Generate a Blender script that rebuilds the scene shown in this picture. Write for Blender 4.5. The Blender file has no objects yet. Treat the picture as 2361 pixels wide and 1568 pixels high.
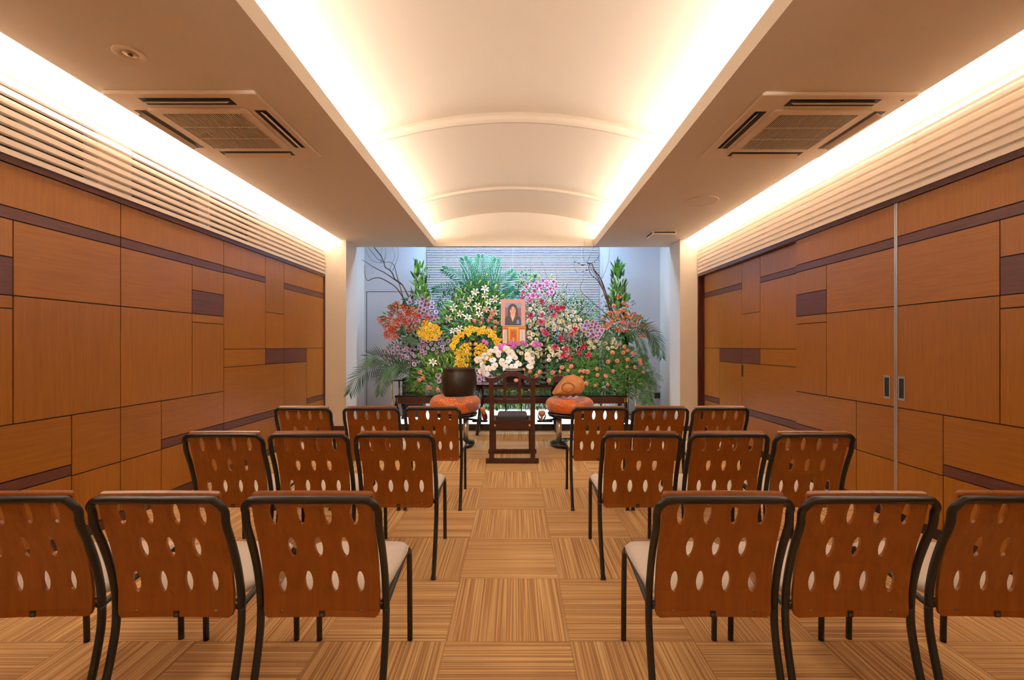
import bpy, math, random
from mathutils import Vector, Matrix, Euler
random.seed(7)
PI = math.pi
R = math.radians
sc = bpy.context.scene
COL = sc.collection

# ------------------------------------------------------------------ camera
F = 1065.0; VX = 1186.0; VY = 797.0; CH = 1.19
cam_d = bpy.data.cameras.new('camera'); cam = bpy.data.objects.new('camera', cam_d); COL.objects.link(cam)
cam.location = (0, 0, CH); cam.rotation_euler = (R(90), 0, 0)
cam_d.sensor_width = 36.0; cam_d.lens = 36.0 * F / 2361.0
cam_d.shift_x = -(VX - 1180.5) / 2361.0; cam_d.shift_y = (VY - 784.0) / 2361.0
cam_d.clip_start = 0.02
sc.camera = cam
# ------------------------------------------------------------------ view, world, lights
sc.view_settings.view_transform = 'Standard'; sc.view_settings.look = 'None'
sc.view_settings.gamma = 1.0; sc.view_settings.use_curve_mapping = False
sc.view_settings.exposure = -0.22
sc.cycles.use_denoising = True
sc.cycles.max_bounces = 10; sc.cycles.diffuse_bounces = 7
sc.cycles.sample_clamp_indirect = 8.0
w = bpy.data.worlds.new('world'); sc.world = w; w.use_nodes = True
w.node_tree.nodes['Background'].inputs[0].default_value = (1.0, 0.8, 0.6, 1)
w.node_tree.nodes['Background'].inputs[1].default_value = 0.05
WARM = (1.0, 0.905, 0.805)
COOL = (0.42, 0.66, 1.0)

def area(name, loc, aim, sx, sy, power, color, spread=PI):
    d = bpy.data.lights.new(name, 'AREA'); d.shape = 'RECTANGLE'; d.size = sx; d.size_y = sy
    d.energy = power; d.color = color; d.spread = spread
    o = bpy.data.objects.new(name, d); COL.objects.link(o); o.location = loc
    z = -Vector(aim).normalized()
    y = Vector((0, 1, 0))
    x = y.cross(z).normalized(); y = z.cross(x)
    o.rotation_euler = Matrix((x, y, z)).transposed().to_euler()
    return o
# size = across, size_y = along the room
P_SIDE, P_MID, P_ALC = 195, 36, 95
for y0, y1, q_ in ((-1.45, 0.95, .35), (1.0, 3.65, 1.0), (3.70, 6.40, 1.0)):
    L = y1 - y0; yc = (y0 + y1) / 2; q_ *= L / 3.9
    area('side_cove_light', (-2.33, yc, 2.80), (-1, 0, -0.18), 0.10, L, P_SIDE * q_, WARM)
    area('side_cove_light', (2.29, yc, 2.80), (1, 0, -0.18), 0.10, L, P_SIDE * q_, WARM)
    e_ = .40 if y1 > 6 else 0.0
    for s in (-1, 1):
        area('vault_cove_light', (s * 1.50, yc + e_ / 2, 2.76), (-s * 0.35, 0, 1), 0.10, L + e_, P_MID * q_ * (1 + e_ / L) * (1.15 if e_ else 1), WARM)
area('alcove_light', (0, 7.30, 3.22), (0, 0.35, -1), 2.7, 0.25, P_ALC, COOL)
area('room_fill', (0.0, -1.0, 2.60), (0, 0.25, -1), 1.6, 0.5, 5, (1.0, .86, .70))  # added weak fill behind the camera, not a ceiling fitting
for sx in (-1, 1):      # unseen spots added behind the camera to brighten the flowers
    d = bpy.data.lights.new('altar_fill_spot', 'SPOT'); d.energy = 620; d.color = (1.0, .90, .80); d.spot_size = R(30); d.spot_blend = .8; d.shadow_soft_size = .05
    o = bpy.data.objects.new('altar_fill_spot', d); COL.objects.link(o); o.location = (sx * 1.7, -.5, 2.62)
    o.rotation_euler = (Vector((sx * .15, 7.2, 1.35)) - o.location).to_track_quat('-Z', 'Y').to_euler()

# ------------------------------------------------------------------ materials
def srgb(r, g, b):
    f = lambda c: (c / 12.92 if c <= 0.04045 else ((c + 0.055) / 1.055) ** 2.4)
    return (f(r / 255), f(g / 255), f(b / 255), 1)
def newmat(name):
    m = bpy.data.materials.new(name); m.use_nodes = True
    return m, m.node_tree, m.node_tree.nodes['Principled BSDF']
def simple(name, col, rough=0.5, metal=0.0, vary=0.0, noise=0.0, nscale=30, coat=0.0, bump=0.0, subsurf=0.0):
    m, nt, b = newmat(name)
    b.inputs['Base Color'].default_value = col
    b.inputs['Roughness'].default_value = rough; b.inputs['Metallic'].default_value = metal
    if coat: b.inputs['Coat Weight'].default_value = coat; b.inputs['Coat Roughness'].default_value = 0.08
    N, Lk = nt.nodes, nt.links
    tc = N.new('ShaderNodeTexCoord')
    nz = N.new('ShaderNodeTexNoise'); nz.inputs['Scale'].default_value = nscale; nz.inputs['Detail'].default_value = 4
    Lk.new(tc.outputs['Object'], nz.inputs['Vector'])
    hs = N.new('ShaderNodeHueSaturation'); hs.inputs['Color'].default_value = col
    mr = N.new('ShaderNodeMapRange'); mr.inputs['To Min'].default_value = 1 - noise; mr.inputs['To Max'].default_value = 1 + noise
    Lk.new(nz.outputs['Fac'], mr.inputs['Value'])
    val = mr.outputs[0]
    if vary:
        g = N.new('ShaderNodeNewGeometry')
        m2 = N.new('ShaderNodeMapRange'); m2.inputs['To Min'].default_value = 1 - vary; m2.inputs['To Max'].default_value = 1 + vary
        Lk.new(g.outputs['Random Per Island'], m2.inputs['Value'])
        mu = N.new('ShaderNodeMath'); mu.operation = 'MULTIPLY'
        Lk.new(val, mu.inputs[0]); Lk.new(m2.outputs[0], mu.inputs[1]); val = mu.outputs[0]
        m3 = N.new('ShaderNodeMapRange'); m3.inputs['To Min'].default_value = .5 - vary * .06; m3.inputs['To Max'].default_value = .5 + vary * .06
        Lk.new(g.outputs['Random Per Island'], m3.inputs['Value']); Lk.new(m3.outputs[0], hs.inputs['Hue'])
    Lk.new(val, hs.inputs['Value']); Lk.new(hs.outputs[0], b.inputs['Base Color'])
    if bump:
        bp = N.new('ShaderNodeBump'); bp.inputs['Strength'].default_value = bump; bp.inputs['Distance'].default_value = 0.002
        Lk.new(nz.outputs['Fac'], bp.inputs['Height']); Lk.new(bp.outputs[0], b.inputs['Normal'])
    if subsurf:
        b.inputs['Subsurface Weight'].default_value = subsurf; b.inputs['Subsurface Scale'].default_value = 0.01
    return m
def emis(name, col, strength):
    m, nt, b = newmat(name)
    b.inputs['Base Color'].default_value = col; b.inputs['Roughness'].default_value = 0.15
    b.inputs['Emission Color'].default_value = col; b.inputs['Emission Strength'].default_value = strength
    return m
def wood(name, c1, c2, axis='Z', rough=0.38, scale=26, coat=0.0):
    """fine straight grain running along axis"""
    m, nt, b = newmat(name); N, Lk = nt.nodes, nt.links
    tc = N.new('ShaderNodeTexCoord'); mp = N.new('ShaderNodeMapping')
    s = [scale, scale, scale]; s['XYZ'.index(axis)] = scale * 0.045
    mp.inputs['Scale'].default_value = s
    g = N.new('ShaderNodeNewGeometry')
    ad = N.new('ShaderNodeVectorMath'); ad.operation = 'ADD'
    sc_ = N.new('ShaderNodeVectorMath'); sc_.operation = 'SCALE'; sc_.inputs[0].default_value = (7, 13, 5)
    Lk.new(g.outputs['Random Per Island'], sc_.inputs['Scale'])
    Lk.new(tc.outputs['Object'], ad.inputs[0]); Lk.new(sc_.outputs[0], ad.inputs[1]); Lk.new(ad.outputs[0], mp.inputs['Vector'])
    nz = N.new('ShaderNodeTexNoise'); nz.inputs['Scale'].default_value = 3.0; nz.inputs['Detail'].default_value = 8; nz.inputs['Roughness'].default_value = .65
    Lk.new(mp.outputs[0], nz.inputs['Vector'])
    cr = N.new('ShaderNodeValToRGB'); cr.color_ramp.elements[0].position = .3; cr.color_ramp.elements[1].position = .7
    cr.color_ramp.elements[0].color = c1; cr.color_ramp.elements[1].color = c2
    Lk.new(nz.outputs['Fac'], cr.inputs[0])
    hs = N.new('ShaderNodeHueSaturation'); Lk.new(cr.outputs[0], hs.inputs['Color'])
    m2 = N.new('ShaderNodeMapRange'); m2.inputs['To Min'].default_value = .93; m2.inputs['To Max'].default_value = 1.07
    Lk.new(g.outputs['Random Per Island'], m2.inputs['Value']); Lk.new(m2.outputs[0], hs.inputs['Value'])
    Lk.new(hs.outputs[0], b.inputs['Base Color'])
    b.inputs['Roughness'].default_value = rough
    if coat: b.inputs['Coat Weight'].default_value = coat; b.inputs['Coat Roughness'].default_value = .15
    return m
def carpet():
    m, nt, b = newmat('striped_carpet_tiles'); N, Lk = nt.nodes, nt.links
    def math_(op, a, c=None, d=None):
        n = N.new('ShaderNodeMath'); n.operation = op
        for i, v in enumerate((a, c, d)):
            if v is None: continue
            if isinstance(v, (int, float)): n.inputs[i].default_value = v
            else: Lk.new(v, n.inputs[i])
        return n.outputs[0]
    tc = N.new('ShaderNodeTexCoord'); sx = N.new('ShaderNodeSeparateXYZ'); Lk.new(tc.outputs['Object'], sx.inputs[0])
    u = math_('MULTIPLY', math_('ADD', sx.outputs[0], 0.2765 + 5), 2.0)
    v = math_('MULTIPLY', math_('ADD', sx.outputs[1], -0.358 + 5), 2.0)
    iu, iv = math_('FLOOR', u), math_('FLOOR', v)
    fu, fv = math_('FRACT', u), math_('FRACT', v)
    par = math_('MODULO', math_('ADD', iu, iv), 2.0)   # parity
    # tile (iu=10, iv=13) holds stripes along Y
    mixf = par
    cv = N.new('ShaderNodeCombineXYZ'); Lk.new(iu, cv.inputs[0]); Lk.new(iv, cv.inputs[1])
    wn = N.new('ShaderNodeTexWhiteNoise'); wn.noise_dimensions = '2D'; Lk.new(cv.outputs[0], wn.inputs['Vector'])
    across = N.new('ShaderNodeMix'); across.data_type = 'FLOAT'; Lk.new(mixf, across.inputs[0]); Lk.new(fv, across.inputs[2]); Lk.new(fu, across.inputs[3])
    along = N.new('ShaderNodeMix'); along.data_type = 'FLOAT'; Lk.new(mixf, along.inputs[0]); Lk.new(fu, along.inputs[2]); Lk.new(fv, along.inputs[3])
    p = N.new('ShaderNodeCombineXYZ')
    Lk.new(math_('MULTIPLY', across.outputs[0], 72.0), p.inputs[0]); Lk.new(math_('MULTIPLY', along.outputs[0], .45), p.inputs[1])
    Lk.new(math_('MULTIPLY', wn.outputs['Value'], 60.0), p.inputs[2])
    nz = N.new('ShaderNodeTexNoise'); nz.inputs['Scale'].default_value = 1.0; nz.inputs['Detail'].default_value = 2.0; nz.inputs['Roughness'].default_value = .5
    Lk.new(p.outputs[0], nz.inputs['Vector'])
    cr = N.new('ShaderNodeValToRGB'); e = cr.color_ramp.elements
    e[0].position = .30; e[0].color = srgb(166, 124, 84); e[1].position = .72; e[1].color = srgb(240, 210, 152)
    k = cr.color_ramp.elements.new(.47); k.color = srgb(196, 154, 106)
    k = cr.color_ramp.elements.new(.54); k.color = srgb(218, 180, 126)
    Lk.new(nz.outputs['Fac'], cr.inputs[0])
    fine = N.new('ShaderNodeTexNoise'); fine.inputs['Scale'].default_value = 900; Lk.new(tc.outputs['Object'], fine.inputs['Vector'])
    hs = N.new('ShaderNodeHueSaturation'); Lk.new(cr.outputs[0], hs.inputs['Color'])
    tone = math_('MULTIPLY_ADD', wn.outputs['Value'], .12, .92)
    tone = math_('MULTIPLY', tone, math_('MULTIPLY_ADD', fine.outputs['Fac'], .5, .75))
    eu = math_('MINIMUM', fu, math_('SUBTRACT', 1.0, fu)); ev = math_('MINIMUM', fv, math_('SUBTRACT', 1.0, fv))
    seam = math_('LESS_THAN', math_('MINIMUM', eu, ev), .006)
    tone = math_('MULTIPLY', tone, math_('MULTIPLY_ADD', seam, -.22, 1.0))
    Lk.new(tone, hs.inputs['Value']); Lk.new(hs.outputs[0], b.inputs['Base Color'])
    b.inputs['Roughness'].default_value = .8; b.inputs['Specular IOR Level'].default_value = .2
    bp = N.new('ShaderNodeBump'); bp.inputs['Strength'].default_value = .5; bp.inputs['Distance'].default_value = .003
    Lk.new(nz.outputs['Fac'], bp.inputs['Height']); Lk.new(bp.outputs[0], b.inputs['Normal'])
    return m
def radial(name, stops, radius, rough=.5, speck=None):
    """petal colour by distance from the flower's axis"""
    m, nt, b = newmat(name); N, Lk = nt.nodes, nt.links
    tc = N.new('ShaderNodeTexCoord'); mu = N.new('ShaderNodeVectorMath'); mu.operation = 'MULTIPLY'; mu.inputs[1].default_value = (1 / radius, 1 / radius, 0)
    Lk.new(tc.outputs['Object'], mu.inputs[0])
    ln = N.new('ShaderNodeVectorMath'); ln.operation = 'LENGTH'; Lk.new(mu.outputs[0], ln.inputs[0])
    cr = N.new('ShaderNodeValToRGB')
    el = cr.color_ramp.elements
    el[0].position, el[0].color = stops[0]; el[1].position, el[1].color = stops[-1]
    for p_, c_ in stops[1:-1]:
        k = el.new(p_); k.color = c_
    Lk.new(ln.outputs['Value'], cr.inputs[0]); Lk.new(cr.outputs[0], b.inputs['Base Color'])
    b.inputs['Roughness'].default_value = rough
    return m
def brocade():
    m, nt, b = newmat('orange_gold_brocade'); N, Lk = nt.nodes, nt.links
    tc = N.new('ShaderNodeTexCoord')
    vo = N.new('ShaderNodeTexVoronoi'); vo.inputs['Scale'].default_value = 55; vo.feature = 'DISTANCE_TO_EDGE'; Lk.new(tc.outputs['Object'], vo.inputs['Vector'])
    nz = N.new('ShaderNodeTexNoise'); nz.inputs['Scale'].default_value = 5.5; nz.inputs['Detail'].default_value = 1; Lk.new(tc.outputs['Object'], nz.inputs['Vector'])
    c1 = N.new('ShaderNodeValToRGB'); c1.color_ramp.elements[0].position = .02; c1.color_ramp.elements[1].position = .12
    c1.color_ramp.elements[0].color = srgb(226, 166, 60); c1.color_ramp.elements[1].color = srgb(196, 52, 14)
    Lk.new(vo.outputs['Distance'], c1.inputs[0])
    c2 = N.new('ShaderNodeValToRGB'); c2.color_ramp.elements[0].position = .02; c2.color_ramp.elements[1].position = .12
    c2.color_ramp.elements[0].color = srgb(190, 120, 60); c2.color_ramp.elements[1].color = srgb(140, 80, 84)
    Lk.new(vo.outputs['Distance'], c2.inputs[0])
    st = N.new('ShaderNodeMath'); st.operation = 'GREATER_THAN'; st.inputs[1].default_value = .60; Lk.new(nz.outputs['Fac'], st.inputs[0])
    mx = N.new('ShaderNodeMix'); mx.data_type = 'RGBA'; Lk.new(st.outputs[0], mx.inputs[0]); Lk.new(c1.outputs[0], mx.inputs[6]); Lk.new(c2.outputs[0], mx.inputs[7])
    Lk.new(mx.outputs[2], b.inputs['Base Color']); b.inputs['Roughness'].default_value = .35; b.inputs['Sheen Weight'].default_value = .3
    return m

M = {}
M['plaster'] = simple('warm_white_wallpaper', srgb(236, 228, 216), .9, noise=.03, nscale=160, bump=.15)
M['ceil'] = simple('ceiling_wallpaper', srgb(232, 222, 208), .9, noise=.03, nscale=160, bump=.15)
M['alc'] = simple('alcove_paint', srgb(214, 214, 220), .85, noise=.02, nscale=20)
M['carpet'] = carpet()
M['wv'] = wood('panel_wood_vertical', srgb(148, 90, 16), srgb(164, 106, 26), 'Z', .36)
M['wh'] = wood('panel_wood_horizontal', srgb(148, 90, 16), srgb(164, 106, 26), 'Y', .36)
M['dw'] = wood('dark_strip_wood', srgb(84, 44, 40), srgb(104, 60, 54), 'Y', .4)
M['frame_wood'] = wood('dark_frame_wood', srgb(62, 26, 26), srgb(82, 38, 36), 'Z', .3)
M['back'] = simple('joint_shadow_gap', srgb(34, 18, 14), .8)
M['louver'] = simple('white_louver', srgb(250, 238, 228), .5)
M['glass_dark'] = simple('dark_window_glass', srgb(92, 86, 74), .25)
M['frame_gray'] = simple('window_frame_grey', srgb(60, 54, 50), .4)
M['ply'] = wood('chair_plywood', srgb(130, 66, 7), srgb(150, 84, 14), 'Z', .32, scale=18, coat=.15)
M['blacktube'] = simple('black_powder_coated_steel', srgb(30, 28, 29), .38)
M['seat'] = simple('light_grey_seat_vinyl', srgb(226, 220, 214), .55, noise=.02, nscale=200)
M['screw'] = simple('steel_screw', srgb(150, 130, 100), .3, .9)
M['plate'] = simple('dark_maker_plate', srgb(28, 24, 24), .4)
M['mark'] = simple('grey_plate_mark', srgb(120, 104, 90), .5)
M['alu'] = simple('brushed_aluminium', srgb(190, 186, 184), .3, .8)
M['lacq'] = simple('black_lacquer', srgb(18, 13, 14), .12, coat=.5)
M['rose'] = wood('dark_rosewood', srgb(52, 22, 22), srgb(76, 34, 32), 'Z', .25, coat=.3)
M['bronze'] = simple('dark_bronze', srgb(52, 42, 30), .42, .6, noise=.35, nscale=9)
M['brass'] = simple('brass', srgb(214, 168, 96), .25, .9)
M['steel'] = simple('polished_steel', srgb(232, 216, 196), .28, .75)
M['brocade'] = brocade()
M['fish'] = wood('carved_camphor_wood', srgb(172, 106, 52), srgb(200, 136, 76), 'X', .45, scale=12)
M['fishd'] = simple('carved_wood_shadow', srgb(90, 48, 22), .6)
M['cushion'] = simple('dark_grey_seat_pad', srgb(60, 62, 70), .4)
M['acwhite'] = simple('ac_plastic', srgb(236, 220, 198), .45)
M['acslot'] = simple('ac_dark_slot', srgb(30, 22, 18), .6)
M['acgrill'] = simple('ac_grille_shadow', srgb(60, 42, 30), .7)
M['glow'] = emis('emissive_white_top', (.90, .95, 1.0, 1), 1.6)  # brightness of the platform top is put in as emission
M['blind'] = simple('white_blind_slat', srgb(238, 240, 246), .5)
M['blindback'] = simple('blind_gap_shade', srgb(96, 92, 130), .8)  # purple-blue shade between the slats, put into the pane's colour
M['twig'] = simple('brown_willow_bark', srgb(96, 70, 52), .7, noise=.3)
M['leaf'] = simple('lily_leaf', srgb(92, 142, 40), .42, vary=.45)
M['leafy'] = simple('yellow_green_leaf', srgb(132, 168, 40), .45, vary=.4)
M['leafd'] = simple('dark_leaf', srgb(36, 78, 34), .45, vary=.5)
M['fern'] = simple('asparagus_fern_leaf', srgb(82, 138, 38), .5, vary=.5)
M['palm'] = simple('palm_leaf', srgb(8, 92, 26), .38, vary=.25)
M['palmd'] = simple('dark_palm_leaf', srgb(52, 98, 58), .4, vary=.3)
M['stem'] = simple('flower_stem', srgb(92, 124, 50), .5)
M['wl'] = radial('white_lily_petal', [(0, srgb(180, 190, 90)), (.3, srgb(236, 232, 200)), (1, srgb(246, 242, 230))], .08)
M['pl'] = radial('pink_lily_petal', [(0, srgb(190, 20, 70)), (.6, srgb(206, 40, 96)), (.88, srgb(232, 130, 160)), (1, srgb(250, 225, 228))], .08)
M['pl2'] = radial('mauve_lily_petal', [(0, srgb(190, 60, 130)), (.5, srgb(226, 130, 190)), (1, srgb(240, 205, 226))], .08)
M['anther'] = simple('lily_anther', srgb(150, 70, 30), .7)
M['bud'] = simple('lily_bud', srgb(196, 200, 110), .5, noise=.15, nscale=40)
M['carn'] = simple('peach_carnation_petal', srgb(244, 164, 140), .6, vary=.08)
M['wrose'] = radial('cream_flower_petal', [(0, srgb(222, 216, 150)), (.5, srgb(232, 226, 190)), (1, srgb(244, 238, 218))], .036)
M['lav'] = radial('lavender_flower_petal', [(0, srgb(150, 130, 90)), (.35, srgb(150, 110, 160)), (.75, srgb(186, 150, 190)), (1, srgb(224, 204, 218))], .036)
M['orch'] = radial('white_orchid_petal', [(0, srgb(236, 214, 180)), (.2, srgb(250, 240, 234)), (1, srgb(252, 246, 242))], .06)
M['orchlip'] = simple('orchid_lip_yellow', srgb(226, 180, 60), .5)
M['mag'] = radial('magenta_orchid_petal', [(0, srgb(240, 210, 230)), (.3, srgb(200, 60, 180)), (1, srgb(214, 110, 210))], .05)
M['glo'] = radial('flame_lily_petal', [(0, srgb(240, 190, 40)), (.3, srgb(196, 40, 14)), (.85, srgb(176, 18, 18)), (1, srgb(226, 120, 40))], .05)
M['gloo'] = radial('orange_lily_petal', [(0, srgb(240, 200, 60)), (.4, srgb(214, 70, 14)), (1, srgb(224, 110, 36))], .05)
M['yel'] = radial('yellow_flower_petal', [(0, srgb(190, 80, 10)), (.4, srgb(222, 156, 6)), (1, srgb(238, 202, 22))], .024)
M['gyp'] = simple('gypsophila_bloom', srgb(232, 222, 210), .7, vary=.1)
M['framepink'] = simple('pink_mat_board', srgb(226, 168, 168), .6)
M['gold'] = simple('gold_silk', srgb(206, 150, 40), .35, .3)
M['orange'] = simple('orange_silk', srgb(206, 96, 26), .5)
M['paper'] = simple('white_paper', srgb(232, 222, 214), .7)
M['ink'] = simple('black_ink', srgb(40, 34, 34), .7)

# ------------------------------------------------------------------ mesh builder
class MB:
    def __init__(s): s.v = []; s.f = []; s.m = []; s.sm = []
    def add(s, vs, fs, mi=0, smooth=False):
        o = len(s.v); s.v += [tuple(p) for p in vs]
        for f in fs: s.f.append(tuple(i + o for i in f)); s.m.append(mi); s.sm.append(smooth)
    def box(s, x0, x1, y0, y1, z0, z1, mi=0):
        vs = [(x, y, z) for z in (z0, z1) for y in (y0, y1) for x in (x0, x1)]
        s.add(vs, [(0, 2, 3, 1), (4, 5, 7, 6), (0, 1, 5, 4), (2, 6, 7, 3), (0, 4, 6, 2), (1, 3, 7, 5)], mi)
    def rbox(s, x0, x1, y0, y1, z0, z1, r=.01, mi=0, seg=3):
        """box with rounded vertical corners and softened top and bottom edges"""
        pts = []
        for cx, cy, a0 in ((x1 - r, y1 - r, 0), (x0 + r, y1 - r, 90), (x0 + r, y0 + r, 180), (x1 - r, y0 + r, 270)):
            for k in range(seg + 1):
                a = R(a0 + 90 * k / seg); pts.append((cx, cy, math.cos(a), math.sin(a)))
        n = len(pts); rings = []; e = min(r * .5, (z1 - z0) * .3)
        for z, q in ((z0, r - e), (z0 + e, r), (z1 - e, r), (z1, r - e)):
            rings.append([(cx + c * q, cy + d * q, z) for cx, cy, c, d in pts])
        vs = [p for ring in rings for p in ring]; fs = []
        for k in range(3):
            for i in range(n):
                j = (i + 1) % n; fs.append((k * n + i, k * n + j, (k + 1) * n + j, (k + 1) * n + i))
        fs.append(tuple(range(n))[::-1]); fs.append(tuple(3 * n + i for i in range(n)))
        s.add(vs, fs, mi)
    def tube(s, pts, r, seg=8, mi=0, caps=True, flat=1.0):
        pts = [Vector(p) for p in pts]; n = len(pts)
        rs = r if isinstance(r, (list, tuple)) else [r] * n
        t0 = (pts[1] - pts[0]).normalized()
        up = Vector((0, 0, 1)) if abs(t0.z) < .9 else Vector((1, 0, 0))
        nrm = (up - t0 * up.dot(t0)).normalized(); vs = []
        for i, p in enumerate(pts):
            if i == 0: t = t0
            elif i == n - 1: t = (pts[-1] - pts[-2]).normalized()
            else: t = (pts[i + 1] - pts[i - 1]).normalized()
            nrm = (nrm - t * nrm.dot(t))
            nrm = nrm.normalized() if nrm.length > 1e-6 else t.orthogonal().normalized()
            b = t.cross(nrm)
            for k in range(seg):
                a = 2 * PI * k / seg
                vs.append(p + (nrm * math.cos(a) * flat + b * math.sin(a)) * rs[i])
        fs = [(i * seg + k, i * seg + (k + 1) % seg, (i + 1) * seg + (k + 1) % seg, (i + 1) * seg + k) for i in range(n - 1) for k in range(seg)]
        if caps: fs += [tuple(range(seg))[::-1], tuple((n - 1) * seg + k for k in range(seg))]
        s.add(vs, fs, mi, True)
    def lathe(s, prof, c=(0, 0, 0), seg=32, mi=0, smooth=True, axis='Z'):
        vs = []
        for r, z in prof:
            for k in range(seg):
                a = 2 * PI * k / seg; q = (r * math.cos(a), r * math.sin(a), z)
                if axis == 'Y': q = (q[0], q[2], q[1])
                vs.append((c[0] + q[0], c[1] + q[1], c[2] + q[2]))
        fs = [(i * seg + k, i * seg + (k + 1) % seg, (i + 1) * seg + (k + 1) % seg, (i + 1) * seg + k) for i in range(len(prof) - 1) for k in range(seg)]
        s.add(vs, fs, mi, smooth)
    def grid(s, fn, nu, nv, mi=0, smooth=True):
        vs = [fn(i / nu, j / nv) for j in range(nv + 1) for i in range(nu + 1)]
        fs = [(j * (nu + 1) + i, j * (nu + 1) + i + 1, (j + 1) * (nu + 1) + i + 1, (j + 1) * (nu + 1) + i) for j in range(nv) for i in range(nu)]
        s.add(vs, fs, mi, smooth)
    def leaf(s, base, d, nrm, L, W, bend=.2, mi=0, n=3):
        """pointed blade from base along d, drooping away from nrm"""
        d = d.normalized(); side = d.cross(nrm)
        if side.length < 1e-4: side = d.orthogonal()
        side.normalize(); nn = side.cross(d)
        vs = [base]; 
        for i in range(1, n + 1):
            t = i / (n + 1); wd = W * math.sin(PI * t ** .75) * .5
            p = base + d * (L * t) - nn * (bend * L * t * t)
            vs += [p - side * wd, p + side * wd]
        vs.append(base + d * L - nn * (bend * L))
        fs = [(0, 1, 2)] + [(2 * i - 1, 2 * i + 1, 2 * i + 2, 2 * i) for i in range(1, n)] + [(2 * n - 1, 2 * n + 1, 2 * n)]
        s.add(vs, fs, mi, True)
    def build(s, name, mats, parent=None, loc=None, doubles=False):
        me = bpy.data.meshes.new(name); me.from_pydata(s.v, [], s.f)
        if not isinstance(mats, (list, tuple)): mats = [mats]
        for m in mats: me.materials.append(M[m] if isinstance(m, str) else m)
        me.polygons.foreach_set('material_index', s.m); me.polygons.foreach_set('use_smooth', s.sm)
        me.update()
        if doubles:
            import bmesh
            bm = bmesh.new(); bm.from_mesh(me); bmesh.ops.remove_doubles(bm, verts=bm.verts, dist=1e-5)
            bmesh.ops.recalc_face_normals(bm, faces=bm.faces); bm.to_mesh(me); bm.free()
        o = bpy.data.objects.new(name, me); COL.objects.link(o)
        if parent: o.parent = parent
        if loc: o.location = loc
        return o

def tag(o, label=None, cat=None, group=None, kind=None):
    if label: o['label'] = label
    if cat: o['category'] = cat
    if group: o['group'] = group
    if kind: o['kind'] = kind
    return o
def empty(name, loc=(0, 0, 0), label=None, cat=None, group=None):
    o = bpy.data.objects.new(name, None); COL.objects.link(o); o.location = loc; o.empty_display_size = .05
    return tag(o, label, cat, group)
def struct(o, label=None): o['kind'] = 'structure'; 
def S(o, label, cat):
    return tag(o, label, cat, kind='structure')
def copy_tree(o, parent=None):
    c = o.copy(); COL.objects.link(c); c.parent = parent
    for ch in list(o.children): copy_tree(ch, c)
    return c
def crm(pts, n=6):
    """smooth curve through points"""
    P_ = [Vector(p) for p in pts]; out = []
    for i in range(len(P_) - 1):
        p0 = P_[max(i - 1, 0)]; p1 = P_[i]; p2 = P_[i + 1]; p3 = P_[min(i + 2, len(P_) - 1)]
        for k in range(n):
            t = k / n
            out.append(.5 * ((2 * p1) + (p2 - p0) * t + (2 * p0 - 5 * p1 + 4 * p2 - p3) * t * t + (3 * p1 - p0 - 3 * p2 + p3) * t ** 3))
    out.append(P_[-1]); return out
def at(px, py, Y): return Vector(((px - VX) / F * Y, Y, CH + (VY - py) / F * Y))

# ------------------------------------------------------------------ room dimensions
XL, XR = -2.66, 2.576           # side walls
YB = -1.6                       # wall behind the camera
YP = 6.47                       # pilaster face
YH = 6.89                       # end of lowered ceiling
YA = 8.0                        # alcove back wall
ZS = 2.672                      # lowered ceiling
SOL, SOR = -2.43, 2.39          # outer edges of the lowered ceiling
SI = 1.195                      # inner edges
JL, JR = -2.357, 2.32           # alcove jambs
ZT = 2.17                       # top of wood cladding

b = MB(); b.box(-3.2, 3.1, YB - .2, YA + .1, -.05, 0); S(b.build('floor', 'carpet'), 'striped tan carpet tiles laid in alternating directions', 'floor')
# lowered ceilings left and right
for side, (xo, xi) in (('left', (SOL, -SI)), ('right', (SOR, SI))):
    s = 1 if xi > 0 else -1
    b = MB()
    b.box(min(xo, xi + s * .02), max(xo, xi + s * .02), YB, YH, ZS, ZS + .03)
    b.box(min(xi, xi + s * .02), max(xi, xi + s * .02), YB, YH, ZS, ZS + .108)          # inner upstand
    b.box(min(xo, xo - s * .02), max(xo, xo - s * .02), YB, YH, ZS + .03, ZS + .06)      # outer upstand
    b.box(min(s * 2.10, s * 2.12), max(s * 2.10, s * 2.12), YB, YP, ZS + .03, 2.97)
    S(b.build('ceiling_' + side, 'ceil'), 'lowered flat ceiling strip on the %s side' % side, 'ceiling')
    b = MB(); xw = XL if s < 0 else XR
    b.box(min(xw, s * 2.10) - .1, max(xw, s * 2.10) + .1, YB, YP + .05, 2.97, 3.02)
    S(b.build('ceiling_pocket_' + side, 'ceil'), 'light pocket ceiling above the %s wall' % side, 'ceiling')
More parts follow.
